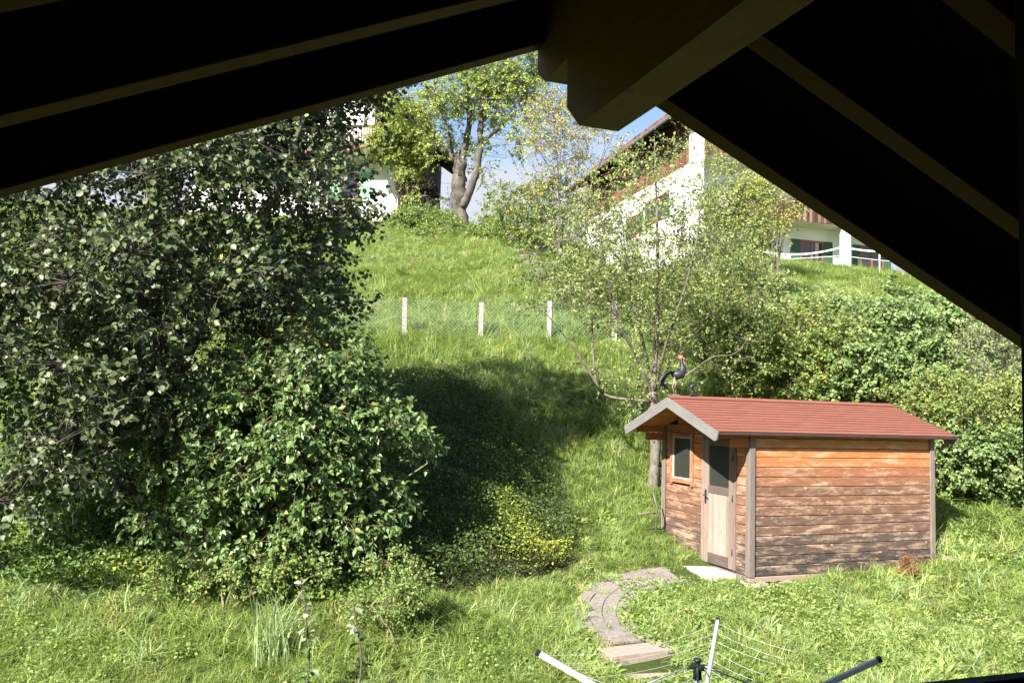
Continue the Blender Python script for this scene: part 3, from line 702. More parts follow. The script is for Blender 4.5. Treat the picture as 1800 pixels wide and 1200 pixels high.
for k, (lx, rx, ty, by) in enumerate(((1062, 1188, 1130, 1146), (1092, 1215, 1170, 1186))):
    zt_ = [-2.56, -2.69][k]
    a = at_z(lx + 15, by + 6, zt_); b = at_z(rx, by - 8, zt_)
    u_ = nrm(b - a); v_ = np.array([-u_[1], u_[0], 0]); wd = np.linalg.norm(b - a)
    mb = MB(); mb.box((0, 0, -.16), (wd, .30, 0), bev=.01)
    o = mb.build('stone_step', M['step'], None, a, (0, 0, math.atan2(u_[1], u_[0])))
    tag(o, ['upper pinkish stone step at the end of the curved path', 'lower pinkish stone step below the first, nearer the clothes dryer'][k], 'step', 'stone steps down from the garden path')
    STEPS.append((a, b, v_))

# ------------------------------------------------------------------ rotary clothes dryer
def P_z(px, py, z): return at_z(px, py, z)
tips = [P_z(945, 1146, -1.90), P_z(1262, 1089, -1.90), P_z(1546, 1158, -1.90)]
cen = (tips[0] + tips[2]) / 2; tips.append(2 * cen - tips[1]); tips[3][2] = -1.90
hubp = P_z(1226, 1166, 0); hub = P(1226, 1160, cen[1]); cen = np.array([hub[0], hub[1], hub[2]])
RZG = float(G(cen[0], cen[1]))
dry = empty('rotary_clothes_dryer', (cen[0], cen[1], RZG)); tag(dry, 'open rotary clothes dryer with strung lines in the lawn below', 'clothes dryer')
o0 = np.array([cen[0], cen[1], RZG])
top = cen - o0
mb = MB(); mb.tube([(0, 0, -.3), (0, 0, top[2] - .02)], .021, 12); mb.build('mast', M['metal'], dry)
mb = MB(); mb.tube([(0, 0, top[2] - .14), (0, 0, top[2] - .03), (0, 0, top[2] - .005), (0, 0, top[2]), (0, 0, top[2] + .012)], [.038, .024, .024, .034, .034], 12)
for k in range(4):
    an = RA(20 + 90 * k); mb.box((0, -.014, -.016), (.075, .014, .010), Matrix.Translation((0, 0, top[2] - .045)) @ Matrix.Rotation(an, 4, 'Z'), bev=.003)
mb.build('hub', M['plastic'], dry)
armb = np.array([0, 0, top[2] - .62])
mb = MB(); mb.tube([(0, 0, armb[2] - .05), (0, 0, armb[2] + .05)], .04, 12); mb.build('slider', M['plastic'], dry)
arms = []
for k, tp_ in enumerate(tips):
    t_ = tp_ - o0; dxy = nrm(np.array([t_[0], t_[1], 0])); b0 = armb + dxy * .04; arms.append((b0, t_))
    mt_ = M['sunlit_metal'] if k == 0 else M['metal']  # left arm takes the painted sunlit white
    L3 = np.linalg.norm(t_ - b0); w = nrm(t_ - b0); sdv = nrm(np.cross(w, [0, 0, 1.])); upv = np.cross(sdv, w)
    R4 = Matrix([[sdv[i], upv[i], w[i], b0[i]] for i in range(3)] + [[0, 0, 0, 1]])
    mb = MB(); mb.box((-.015, -.02, 0), (.015, .02, L3 - .02), R4, bev=.003); ob = mb.build('arm', mt_, dry)
    mb = MB(); mb.box((-.017, -.022, L3 - .02), (.017, .022, L3 + .015), R4, bev=.004); mb.build('end_cap', M['plastic'], ob)
    mid = b0 + (t_ - b0) * .50
    mb = MB(); mb.tube([np.array([0, 0, top[2] - .045]) + dxy * .06, mid], .0065, 6); mb.build('strut', M['steel_dark'], dry)
for j in range(9):
    fr = .97 - j * .085; mb = MB()
    for k in range(4):
        a = arms[k][0] + (arms[k][1] - arms[k][0]) * fr; b = arms[(k + 1) % 4][0] + (arms[(k + 1) % 4][1] - arms[(k + 1) % 4][0]) * fr
        sag = (.05 + .05 * random.random()) * (1 - .4 * j / 9)
        mb.tube([a + (b - a) * t - np.array([0, 0, sag * 4 * t * (1 - t)]) for t in np.linspace(0, 1, 9)], .0016, 4, cap=False)
    mb.build('clothes_line', M['cord'], dry)

# ------------------------------------------------------------------ chain link fence
FY = 22.0
fpx = [(470, 523, 596), (590, 523, 597), (712, 523, 597), (847, 531, 592), (967.5, 529, 592), (1081, 530, 587), (1190, 530, 585), (1290, 530, 585)]
f0 = on_ground(fpx[0][0], FY); FN = empty('chain_link_fence', f0); tag(FN, 'low green chain link fence with pale square posts across the grassy slope', 'fence')
tops = []
for px, ty, by in fpx:
    t = P(px, ty, FY); g_ = float(G(t[0], FY)); z0 = g_ - .2
    mb = MB(); mb.box((-.062, -.062, z0 - t[2]), (.062, .062, 0), bev=.008)
    o = mb.build('fence_post', M['post'], FN, t - f0, (random.uniform(-.04, .04), random.uniform(-.05, .01), random.uniform(-.3, .3))); tops.append(t)
    mb = MB(); mb.box((-.07, -.07, .001), (.07, .07, .022)); mb.build('post_cap', M['bark_dark'], o)
A = []; B = []; sp_ = .10
for i in range(len(tops) - 1):
    a, b = tops[i], tops[i + 1]; Lf = b[0] - a[0]; h = .93
    def pt(x, z): tt = x / Lf; return np.array([a[0] + x, a[1] + (b[1] - a[1]) * tt - .07, a[2] + (b[2] - a[2]) * tt - .06 - (h - z)])
    x = -h
    while x < Lf:
        s0 = max(0, -x); s1 = min(h, Lf - x)
        if s1 > s0: A.append(pt(x + s0, s0)); B.append(pt(x + s1, s1)); A.append(pt(x + s0, h - s0)); B.append(pt(x + s1, h - s1))
        x += sp_
    A.append(pt(0, h)); B.append(pt(Lf, h)); A.append(pt(0, h * .5)); B.append(pt(Lf, h * .5))
V, F = twig_mesh(np.array(A) - f0, np.array(B) - f0, .0026, .0026)
o = link('wire_mesh', np_mesh('wire_mesh', V, F), M['wire'], FN); tag(o, kind='stuff')

# stone steps up the hillside
hs = [(897, 440), (903, 452), (908, 466), (914, 480), (921, 494), (932, 506), (944, 514), (962, 523), (984, 536), (1004, 550)]
Ys = np.linspace(36.2, 25.5, len(hs))
for k, (px, py) in enumerate(hs):
    p = on_ground(px, Ys[k])
    mb = MB(); mb.box((-.38, -.28, -.2), (.38, .28, .10), bev=.03)
    o = mb.build('stone_step', M['stone'], None, p, (0, 0, .5 + random.uniform(-.2, .2)))
    tag(o, ['topmost', 'second from the top', 'third from the top', 'fourth from the top', 'fifth from the top', 'fifth from the bottom', 'fourth from the bottom', 'third from the bottom', 'second from the bottom', 'lowest'][k] + ' of the rough stone steps climbing the hill behind the fence', 'step', 'rough steps up the hill')

# ------------------------------------------------------------------ houses on the hill
def HB(parent, name, mat, x0, x1, y0, y1, z0, z1, bev=0): 
    mb = MB(); mb.box((x0, y0, z0), (x1, y1, z1), bev=bev); return mb.build(name, mat, parent)
HR_A = RA(16)
C0 = P(1211.5, 285, 40.0)
HRz = 6.9
HR = empty('hill_house', (C0[0], C0[1], HRz), HR_A); tag(HR, 'white chalet with brown cladding and long wooden balconies on the right hilltop', 'house')
eu = np.array([math.cos(HR_A), math.sin(HR_A), 0]); ev = np.array([-math.sin(HR_A), math.cos(HR_A), 0])
def hx_(px, py, back=0.0):
    """front wall plane: local x, z"""
    d = ray(px, py); Q = C0 + ev * back; t = (Q @ ev) / (d @ ev); p = d * t - np.array([C0[0], C0[1], HRz]); return float(p @ eu), float(p[2])
zc = C0[2] - HRz
LS = 14.0
# the side wall (local x = 0) runs back; brown cladding above
HB(HR, 'side_wall', M['plaster'], 0, .3, .0, LS, -3, zc)
HB(HR, 'gable_wall', M['plaster'], .301, 12, 1.20, 1.5, -3, zc + 4.5)
xa, _ = hx_(1237, 250)
HB(HR, 'corner_pier', M['plaster'], .0, xa, -.06, 1.195, zc + .001, zc + 4.2)
HB(HR, 'corner_pier', M['plaster'], .301, xa, -.06, 1.195, -3, zc - .001)
n_b = 60
for i in range(n_b):
    y0 = .0 + i * LS / n_b; o = HB(HR, 'cladding_board', M['brown_board'], -.03, .0 - .002, y0 + .006, y0 + LS / n_b - .006, zc - .02, zc + 3.3)
    o['tint'] = random.random()
HB(HR, 'cladding_back', M['dark_board'], 0.0, .05, .05, LS, zc + .002, zc + 3.3)
# eave above the side wall
e0 = P(1180, 207, 39.2)
q = ray(1130, 243); t = ((C0 - eu * 1.15) @ eu) / (q @ eu); ez = float((q * t)[2]) - HRz
mb = MB(); mb.prism([(-1.2, ez), (-1.2, ez + .12), (6.5, ez + .12 + 7.7 * .42), (6.5, ez + 7.7 * .42)], 1, -.7, LS + 1); mb.build('roof', M['tile'], HR)
mb = MB(); mb.prism([(-1.15, ez - .04), (-1.15, ez - .01), (0.0, ez - .01 + 1.15 * .42), (0.0, ez - .04 + 1.15 * .42)], 1, -.68, LS + .9); mb.build('eave_lining', M['dark_board'], HR)
HB(HR, 'gutter', M['gutter'], -1.32, -1.2, -.7, LS + 1, ez - .02, ez + .12)
for i in range(12):
    mb = MB(); y = -.6 + i * 1.2; mb.prism([(-1.12, ez - .16), (-1.12, ez - .05), (-.0, ez - .05 + 1.12 * .42), (-.0, ez - .16 + 1.12 * .42)], 1, y, y + .12); mb.build('eave_rafter', M['dark_board'], HR)
# side wall windows (seen through the leaves)
def side(px, py):
    d = ray(px, py); t = (C0 @ eu) / (d @ eu); p = d * t - np.array([C0[0], C0[1], HRz]); return float(p @ ev), float(p[2])
def shutter_window(par, plane, lo, hi, sh, mat_s, swing=True):
    """plane 'x': wall x=0 facing -x, coordinates (y,z); plane 'y': wall facing -y, coordinates (x,z)"""
    (a0, z0), (a1, z1) = lo, hi
    def bx(name, mat, u0, u1, w0, w1, d0, d1, parent=par):
        mb = MB()
        if plane == 'x': mb.box((-d1, u0, w0), (-d0, u1, w1))
        else: mb.box((u0, YF - d1, w0), (u1, YF - d0, w1))
        return mb.build(name, mat, parent)
    YF = 1.2
    w = bx('window', M['red_frame'], a0, a1, z0, z0 + .08, .0, .05)
    bx('frame', M['red_frame'], a0, a0 + .08, z0 + .081, z1, .0, .05, w); bx('frame', M['red_frame'], a1 - .08, a1, z0 + .081, z1, .0, .05, w); bx('frame', M['red_frame'], a0 + .081, a1 - .081, z1 - .09, z1, .0, .05, w)
    bx('frame', M['red_frame'], (a0 + a1) / 2 - .05, (a0 + a1) / 2 + .05, z0 + .081, z1 - .091, .0, .05, w)
    bx('pane', M['dark_glass'], a0 + .081, (a0 + a1) / 2 - .051, z0 + .081, z1 - .091, .005, .02, w); bx('pane', M['dark_glass'], (a0 + a1) / 2 + .051, a1 - .081, z0 + .081, z1 - .091, .005, .02, w)
    for s0, s1 in ((a0 - sh - .02, a0 - .02), (a1 + .02, a1 + sh + .02)):
        s_ = bx('shutter', mat_s, s0, s1, z0, z1, .02, .06)
        for k in range(2): bx('shutter_rail', mat_s, s0 + .03, s1 - .03, z0 + (z1 - z0) * (.12 + .62 * k), z0 + (z1 - z0) * (.22 + .62 * k), .061, .075, s_)
a, b = side(1168, 340), side(1143, 395); shutter_window(HR, 'x', (a[0], b[1]), (b[0] , a[1]), .55, M['dark_shutter'])
a, b = side(1123, 375), side(1108, 420); shutter_window(HR, 'x', (a[0], b[1]), (b[0] , a[1]), .55, M['dark_shutter'])
# ground floor front: windows behind the crest. wall plane y = 1.2
def fr(px, py): return hx_(px, py, 1.2)
x0, z1 = fr(1406, 421); x1, _ = fr(1446, 425); _, z0 = fr(1420, 478); shutter_window(HR, 'y', (x0, z0), (x1, z1), .56, M['dark_shutter'])
x0, z1 = fr(1511, 431); x1, _ = fr(1552, 434); _, z0b = fr(1520, 490); shutter_window(HR, 'y', (x0, z0b), (x1, z1), .46, M['dark_shutter'])
x0, z1 = fr(1316, 415); x1, _ = fr(1338, 416); shutter_window(HR, 'y', (x0, z0), (x1, z1), .56, M['dark_shutter'])
x0, z1 = fr(1312, 322); x1, _ = fr(1345, 325); _, z0 = fr(1320, 362); shutter_window(HR, 'y', (x0, z0), (x1, z1), .5, M['dark_shutter'])
# balconies
for zi, (pl_, pbx) in enumerate(((hx_(1400, 388, .0), 388), (hx_(1262, 273, .0), 273))):
    zb = pl_[1]
    if zi == 0: zb_low = zb
    xs = hx_(1225 if zi else 1290, 300)[0] if zi == 0 else xa + .02
    HB(HR, 'balcony_slab', M['render'], xs, 12, .02, 1.199, zb - .02, zb + .13)
    n_ = int((12 - xs) / .17)
    for i in range(n_):
        x = xs + i * .17; o = HB(HR, 'balcony_board', M['balcony'], x + .006, x + .164, -.02, .012, zb + .01, zb + 1.0 + .02 * (i % 2)); o['tint'] = random.random()
    HB(HR, 'balcony_rail', M['balcony'], xs, 12, -.06, .05, zb + 1.05, zb + 1.14)
# white pier in front
xp0, _ = hx_(1483, 420); xp1, _ = hx_(1496, 420); HB(HR, 'pier', M['plaster'], xp0, xp1, .02, .30, -3, zb_low - .021)
# geraniums on the lower balcony
def flower_box(px0, px1, label, mat):
    x0, z = hx_(px0, 350); x1, _ = hx_(px1, 350); z = zb_low + 1.08
    o0 = np.array([C0[0], C0[1], HRz]) + eu * x0 - ev * .12 + np.array([0, 0, z]); fb = empty('flower_box', o0, HR_A); tag(fb, label, 'flower box')
    mb = MB(); mb.box((0, -.09, 0), (x1 - x0, .05, .16)); mb.build('box', M['red_frame'], fb)
    n = 900; C = np.stack([rng.uniform(0, x1 - x0, n), rng.normal(-.06, .10, n), rng.normal(.2, .14, n)], 1); D = nrm(rng.normal(size=(n, 3))); N = nrm(rng.normal(size=(n, 3)))
    leaf_object('foliage', C, D, N, rng.uniform(.05, .09, n), .9, rng.random(n), 'quad', M['leaf_haz'], fb)
    n = 260; C = np.stack([rng.uniform(0, x1 - x0, n), rng.normal(-.12, .12, n), rng.normal(.26, .16, n)], 1); D = nrm(rng.normal(size=(n, 3))); N = nrm(rng.normal(size=(n, 3)))
    leaf_object('flowers', C, D, N, rng.uniform(.06, .10, n), 1., rng.random(n), 'quad', mat, fb)
M['petal'] = leafmat('pink_petal', [(0, (.55, .03, .06)), (.6, (.7, .12, .2)), (1, (.8, .5, .5))], trans=.3)
flower_box(1392, 1455, 'pink geranium box along the lower wooden balcony rail of the right house', M['petal'])
# fence tape in front of the house
tb = on_ground(1400, 38.0); TF = empty('tape_fence', tb); tag(TF, 'sagging white tape fence with thin posts on the crest below the right house', 'fence')
tp = [P(1262, 432, 38.), P(1332, 441, 38.), P(1481, 434, 38.), P(1546, 442, 38.), P(1600, 446, 38.)]
for i, t in enumerate(tp):
    g_ = float(G(t[0], t[1])); mb = MB(); mb.tube([(0, 0, g_ - t[2] - .2), (0, 0, .06)], .028, 6); mb.build('tape_post', M['tape'], TF, t - tb)
for i in range(len(tp) - 1):
    a, b = tp[i], tp[i + 1]; sg_ = [.10, .26, .05, .05][i]
    for dz, wd_ in ((0, .035), (-.42, .009)):
        mb = MB(); P_ = [a + (b - a) * t - np.array([0, .04, sg_ * 4 * t * (1 - t) * (1 if dz == 0 else .1) - dz]) for t in np.linspace(0, 1, 10)]
        vs = []; 
        for p in P_: vs += [p - tb + np.array([0, 0, wd_]), p - tb - np.array([0, 0, wd_]), p - tb + np.array([0, .006, -wd_]), p - tb + np.array([0, .006, wd_])]
        fs = []
        for k in range(len(P_) - 1):
            for j in range(4): fs.append((4 * k + j, 4 * k + (j + 1) % 4, 4 * k + 4 + (j + 1) % 4, 4 * k + 4 + j))
        mb.add(vs, fs); mb.build('tape', M['tape'], TF)

# left house
HL_A = RA(-8)
K0 = P(702, 380, 42.0); HLz = K0[2] - .4
HL = empty('hill_house', (K0[0], K0[1], HLz), HL_A); tag(HL, 'white chalet with green shutters half hidden behind the big left tree', 'house')
lu = np.array([math.cos(HL_A), math.sin(HL_A), 0]); lv = np.array([-math.sin(HL_A), math.cos(HL_A), 0])
def hl(px, py, back=0.0):
    d = ray(px, py); Q = K0 + lv * back; t = (Q @ lv) / (d @ lv); p = d * t - np.array([K0[0], K0[1], HLz]); return float(p @ lu), float(p[2])
x_r = 0.0; x_l = hl(330, 380)[0]
zbeam = hl(620, 278)[1]; ztop = hl(620, 100)[1]
HW0 = hl(664, 160, 0.0); HW1 = hl(752, 222, 0.0); hsl = (HW1[1] - HW0[1]) / (HW1[0] - HW0[0]); yr = lambda x: HW0[1] + hsl * (x - HW0[0]) - .25
mb = MB(); mb.prism([(x_l, -2.5), (x_r, -2.5), (x_r, yr(x_r)), (x_l, yr(x_l))], 1, 0, .3); mb.build('front_wall', M['plaster'], HL)
HB(HL, 'side_wall', M['dark_board'], x_r - .3, x_r, .301, 9, -2.5, zbeam + 2.6)
HB(HL, 'corner_post', M['dark_board'], x_r + .002, x_r + .12, -.05, .15, -1.5, zbeam)
HB(HL, 'floor_beam', M['red_frame'], x_l, hl(668, 280)[0], -1.25, -1.05, zbeam - .12, zbeam + .25)
HB(HL, 'balcony_slab', M['brown_board'], x_l, hl(668, 280)[0], -1.049, -.001, zbeam + .1, zbeam + .22)
xx = x_l; xe = hl(700, 280)[0]
while xx < xe:
    mb = MB(); z0 = zbeam + .32; mb.prism([(-.045, 0), (.045, 0), (.05, .2), (.02, .35), (.055, .55), (.02, .72), (.045, .9), (-.045, .9), (-.02, .72), (-.055, .55), (-.02, .35), (-.05, .2)], 1, -.012, .012)
    o = mb.build('baluster', M['balcony'], HL, (xx, -1.15, z0)); o['tint'] = random.random(); xx += .145
HB(HL, 'balcony_rail', M['balcony'], x_l, xe, -1.2, -1.1, zbeam + 1.24, zbeam + 1.36)
HB(HL, 'balcony_rail', M['balcony'], x_l, xe, -1.2, -1.1, zbeam + .24, zbeam + .33)
xd = hl(656, 200)[0]; HB(HL, 'balcony_post', M['balcony'], xd - .07, xd + .07, -1.22, -1.08, zbeam + 1.37, zbeam + 2.9)
for i in range(14): HB(HL, 'cladding_board', M['dark_board'], xd + .1 + i * .15, xd + .24 + i * .15, -.03, -.002, zbeam + .3, zbeam + 3.2)
# shutter and window
x0, z1 = hl(634, 304); x1, z0 = hl(651, 348); HB(HL, 'shutter', M['green_shutter'], x0, x1, -.05, -.002, z0, z1)
x0w, _ = hl(600, 304); wdo = HB(HL, 'window', M['red_frame'], x0w, x0 - .05, -.03, -.002, z0, z1)
mb = MB(); mb.box((x0w + .08, -.04, z0 + .08), (x0 - .13, -.031, z1 - .08)); mb.build('pane', M['dark_glass'], wdo)
x2, _ = hl(583, 304); HB(HL, 'shutter', M['green_shutter'], x2, x0w - .04, -.05, -.002, z0, z1)
# roof verge descending to the right, dark boarded side under it
xr0, zr0 = hl(664, 160, -1.4); xr1, zr1 = hl(752, 222, -1.4)
mb = MB(); sl_ = (zr1 - zr0) / (xr1 - xr0); xl0 = xr0 - 6
mb.prism([(xl0, zr0 + sl_ * (xl0 - xr0)), (xr1, zr1), (xr1, zr1 + .28), (xl0, zr0 + sl_ * (xl0 - xr0) + .28)], 1, -1.4, 9); mb.build('roof', M['tile'], HL)
for i in range(9):
    mb = MB(); xa_ = xr1 - .25; z_ = zr1 - .14; mb.prism([(xa_ - 1.6, z_ - sl_ * 1.6), (xa_, z_), (xa_, z_ + .11), (xa_ - 1.6, z_ - sl_ * 1.6 + .11)], 1, -1.3 + i * 1.1, -1.18 + i * 1.1); mb.build('eave_rafter', M['dark_board'], HL)
pa, pb, pc, pd = hl(712, 262, -.3), hl(753, 258, -.3), hl(737, 330, -.3), hl(708, 330, -.3)
nb_ = 8
for i in range(nb_):
    t0, t1 = i / nb_, (i + 1) / nb_ - .01
    A_ = [pa[0] + (pb[0] - pa[0]) * t for t in (t0, t1)]; B_ = [pd[0] + (pc[0] - pd[0]) * t for t in (t0, t1)]
    mb = MB(); mb.prism([(B_[0], pd[1]), (B_[1], pd[1]), (A_[1], pa[1] + .4), (A_[0], pa[1] + .4)], 1, -.35, -.3); mb.build('side_board', M['dark_board'], HL)
# woodshed hut next to it
h0 = P(731, 372, 41.0); hut = empty('wood_store', (h0[0], h0[1], h0[2] - .3), HL_A); tag(hut, 'dark low wood store overgrown with creeper beside the left house', 'wood store')
wH = (P(760, 372, 41.)[0] - P(703, 372, 41.)[0])
for i in range(8):
    HB(hut, 'wall_board', M['dark_board'], -wH / 2 + i * wH / 8, -wH / 2 + (i + 1) * wH / 8 - .02, -.5, -.45, -.6, 1.25)
HB(hut, 'roof', M['dark_board'], -wH / 2 - .1, wH / 2 + .15, -.7, 1.2, 1.3, 1.4)
HB(hut, 'rail', simple('green_rail', (.05, .12, .08), .5), -wH / 2 + .1, wH / 2 - .1, -.56, -.51, .95, 1.0)
n = 2600; C = np.stack([rng.uniform(-wH / 2 - .1, wH / 2 + .3, n), rng.normal(-.45, .25, n), rng.normal(1.45, .18, n)], 1); leaf_object('creeper', C, nrm(rng.normal(size=(n, 3)) + [0, 0, -.4]), nrm(rng.normal(size=(n, 3))), rng.uniform(.06, .11, n), .8, rng.random(n), 'quad', M['leaf_darkvine'], hut)
# pole and cable on the skyline
pb0 = P(710, 330, 46.); pz = P(710, 140, 46.)
mb = MB(); mb.tube([(0, 0, 0), (0, 0, pz[2] - pb0[2] + 1)], [.14, .11], 8); o = mb.build('utility_pole', M['bark'], None, pb0 - np.array([0, 0, 2.])); tag(o, 'grey wooden utility pole rising behind the left house roof', 'pole')
mb = MB(); a, b = P(700, 316, 60.), P(1000, 322, 60.); mb.tube([a + (b - a) * t - np.array([0, 0, .25 * 4 * t * (1 - t)]) for t in np.linspace(0, 1, 12)], .012, 4, cap=False)
o = mb.build('overhead_cable', M['black_post']); tag(o, 'thin overhead cable crossing the pale sky beside the old tree', 'cable')

# ------------------------------------------------------------------ trees and shrubs
def sample_blobs(blobs, n, rg, shell=.55):
    vol = np.array([b[1][0] * b[1][1] * b[1][2] * (b[2] if len(b) > 2 else 1) for b in blobs]); pr = vol / vol.sum(); idx = rg.choice(len(blobs), n, p=pr)
    d = nrm(rg.normal(size=(n, 3))); r = rg.random(n) ** (1 / 3 * (1 - shell) + .08)
    C = np.array([b[0] for b in blobs])[idx]; R_ = np.array([b[1] for b in blobs])[idx]
    return C + d * R_ * r[:, None], d
def crown(name, blobs, nodes, n_cl, n_spray, n_leaf, lsize, lw, shape, mat, barkmat, parent, origin, seed, spread=.45, twl=.35, droop=.3, up=.8, shell=.5, twr=.006, leafpart=0, outward=.5, brr=.018, cull=None, clsz=None):
    rg = np.random.default_rng(seed)
    CC, d = sample_blobs(blobs, n_cl, rg, shell)
    if cull is not None:
        k = cull(CC); CC = CC[k]; d = d[k]; n_cl = len(CC)
    gz_ = G(CC[:, 0], CC[:, 1]) + .05; CC[:, 2] = np.maximum(CC[:, 2], gz_)
    nodes = np.array(nodes)
    # main boughs first, then cluster twigs to the nearest bough
    K = max(4, n_cl // 7); bA, bB, b0, b1 = [], [], [], []; ext = [np.array(q_) for q_ in nodes]
    dn = np.linalg.norm(CC[:K, None] - nodes[None], axis=2).min(1)
    for i in np.argsort(dn):
        E = np.array(ext); dd_ = np.linalg.norm(E - CC[i], axis=1) + 1.0 * np.maximum(0, E[:, 2] - CC[i][2]); st = E[dd_.argmin()]; L_b = np.linalg.norm(CC[i] - st)
        if L_b < .05: continue
        bend = rg.normal(size=3) * .13 * L_b + np.array([0, 0, -.06 * L_b]); ts = np.linspace(0, 1, max(3, int(L_b / .25) + 2)); pp = [st + (CC[i] - st) * t + bend * 4 * t * (1 - t) + rg.normal(size=3) * .02 * L_b * (0 < t < 1) for t in ts]
        rr_ = brr * (.7 + .6 * L_b)
        for k_ in range(len(pp) - 1): bA.append(pp[k_]); bB.append(pp[k_ + 1]); b0.append(rr_ * (1 - .75 * ts[k_])); b1.append(rr_ * (1 - .75 * ts[k_ + 1]))
        ext += pp[1:]
    nodes = np.array(ext)
    dist = np.linalg.norm(CC[:, None] - nodes[None], axis=2) + 1.2 * np.maximum(0, nodes[None, :, 2] - CC[:, None, 2])
    near = nodes[dist.argmin(1)]
    midp = (near + CC) / 2 + rg.normal(size=CC.shape) * .06 * np.linalg.norm(CC - near, axis=1)[:, None] + np.array([0, 0, .05]) 
    ln = np.linalg.norm(CC - near, axis=1)
    A = np.concatenate([near, midp]); B = np.concatenate([midp, CC]); r0 = np.concatenate([brr * (.35 + .3 * ln), brr * .5 * (.4 + .3 * ln)]); r1 = np.concatenate([brr * .5 * (.4 + .3 * ln), np.full(n_cl, brr * .2)])
    A = np.concatenate([np.array(bA).reshape(-1, 3), A]); B = np.concatenate([np.array(bB).reshape(-1, 3), B]); r0 = np.concatenate([np.array(b0), r0]); r1 = np.concatenate([np.array(b1), r1])
    # sprays
    ci = rg.integers(0, n_cl, n_spray); j = rg.normal(size=(n_spray, 3)) * spread * np.array([1, 1, .75]) * (rg.random(n_spray) ** .5)[:, None]
    SB = CC[ci] + j * .45; out = nrm(j + d[ci] * outward * spread + np.array([0, 0, -.05])); tl = twl * rg.uniform(.6, 1.3, n_spray)
    sdir = nrm(out + np.array([0, 0, .25 - droop]) + rg.normal(size=(n_spray, 3)) * .25); ST = SB + sdir * tl[:, None]
    A = np.concatenate([A, CC[ci], SB]); B = np.concatenate([B, SB, ST]); r0 = np.concatenate([r0, np.full(n_spray, twr * 1.2), np.full(n_spray, twr)]); r1 = np.concatenate([r1, np.full(n_spray, twr), np.full(n_spray, twr * .4)])
    V, F = twig_mesh(A - origin, B - origin, r0, r1)
    br = link('branches', np_mesh('branches', V, F, smooth=True), barkmat, parent); tag(br, kind='stuff')
    # leaves
    N_ = n_spray * n_leaf; si = np.repeat(np.arange(n_spray), n_leaf); t = rg.uniform(.05, 1.05, N_)
    side_ = nrm(np.cross(sdir[si], rg.normal(size=(N_, 3))))
    LC = SB[si] + sdir[si] * (tl[si] * t)[:, None] + side_ * .012
    LD = nrm(sdir[si] * .55 + side_ * .9 + np.array([0, 0, -droop]) + rg.normal(size=(N_, 3)) * .25)
    LN = nrm(np.array([0, 0, up]) - trav * .6 + rg.normal(size=(N_, 3)) * .62 + nrm(d[ci])[si] * .25)
    LS_ = lsize * rg.uniform(.6, 1.2, N_)
    clr = rg.random(n_cl); RN = np.clip(.25 * clr[ci][si] + .75 * rg.random(N_), 0, 1)
    keep = LC[:, 2] > G(LC[:, 0], LC[:, 1]) + .01
    LC, LD, LN, LS_, RN = LC[keep], LD[keep], LN[keep], LS_[keep], RN[keep]
    if leafpart:
        dd = LC @ _f; px = 900 + FPX * (LC @ _r) / dd; py = 600 - FPX * (LC @ _u) / dd
        vis = (px > 5) & (px < 1795) & (py > 200) & (py < 1190); sc_ = np.where(vis, dd, 1e9); k = np.argsort(sc_)[:leafpart]
        mask = np.zeros(len(LC), bool); mask[k] = True; protos = []
        T, Fq = LEAF[shape]; T = T * np.array([lw, 1, 1])
        for q in range(6):
            me = np_mesh('leaf', T, Fq, {'rnd': np.full(len(T), [.1, .3, .5, .7, .85, .93][q])}); me.materials.append(mat); protos.append(me)
        for i in k:
            D_ = nrm(LD[i]); s_ = nrm(np.cross(D_, LN[i])); n_ = np.cross(s_, D_); o = bpy.data.objects.new('leaf', protos[int(RN[i] * 5.99)]); COL.objects.link(o); o.parent = parent
            sc = LS_[i]; o.matrix_local = Matrix([[s_[a] * sc, D_[a] * sc, n_[a] * sc, LC[i][a] - origin[a]] for a in range(3)] + [[0, 0, 0, 1]])
        keep = ~mask; LC, LD, LN, LS_, RN = LC[keep], LD[keep], LN[keep], LS_[keep], RN[keep]
    o = leaf_object(name, LC - origin, LD, LN, LS_, lw, RN, shape, mat, parent); tag(o, kind='stuff')
    return o
def trunk(parent, lines, origin, mat, n=9, wob=.03, seed=1, name='trunk'):
    rg = np.random.default_rng(seed); mb = MB(); nodes = []
    for pts, rad in lines:
        pts = [np.array(p, float) for p in pts]; C = catmull(pts, 5); rr = np.interp(np.linspace(0, 1, len(C)), np.linspace(0, 1, len(rad)), rad)
        for i in range(1, len(C) - 1): C[i] += rg.normal(size=3) * wob * rr[i] * 3
        rr = rr * (1 + rg.uniform(-.1, .1, len(rr))); mb.tube([c - origin for c in C], list(rr), n if rad[0] > .05 else 5); nodes += list(C[1:])
    mb.build(name, mat, parent); return nodes

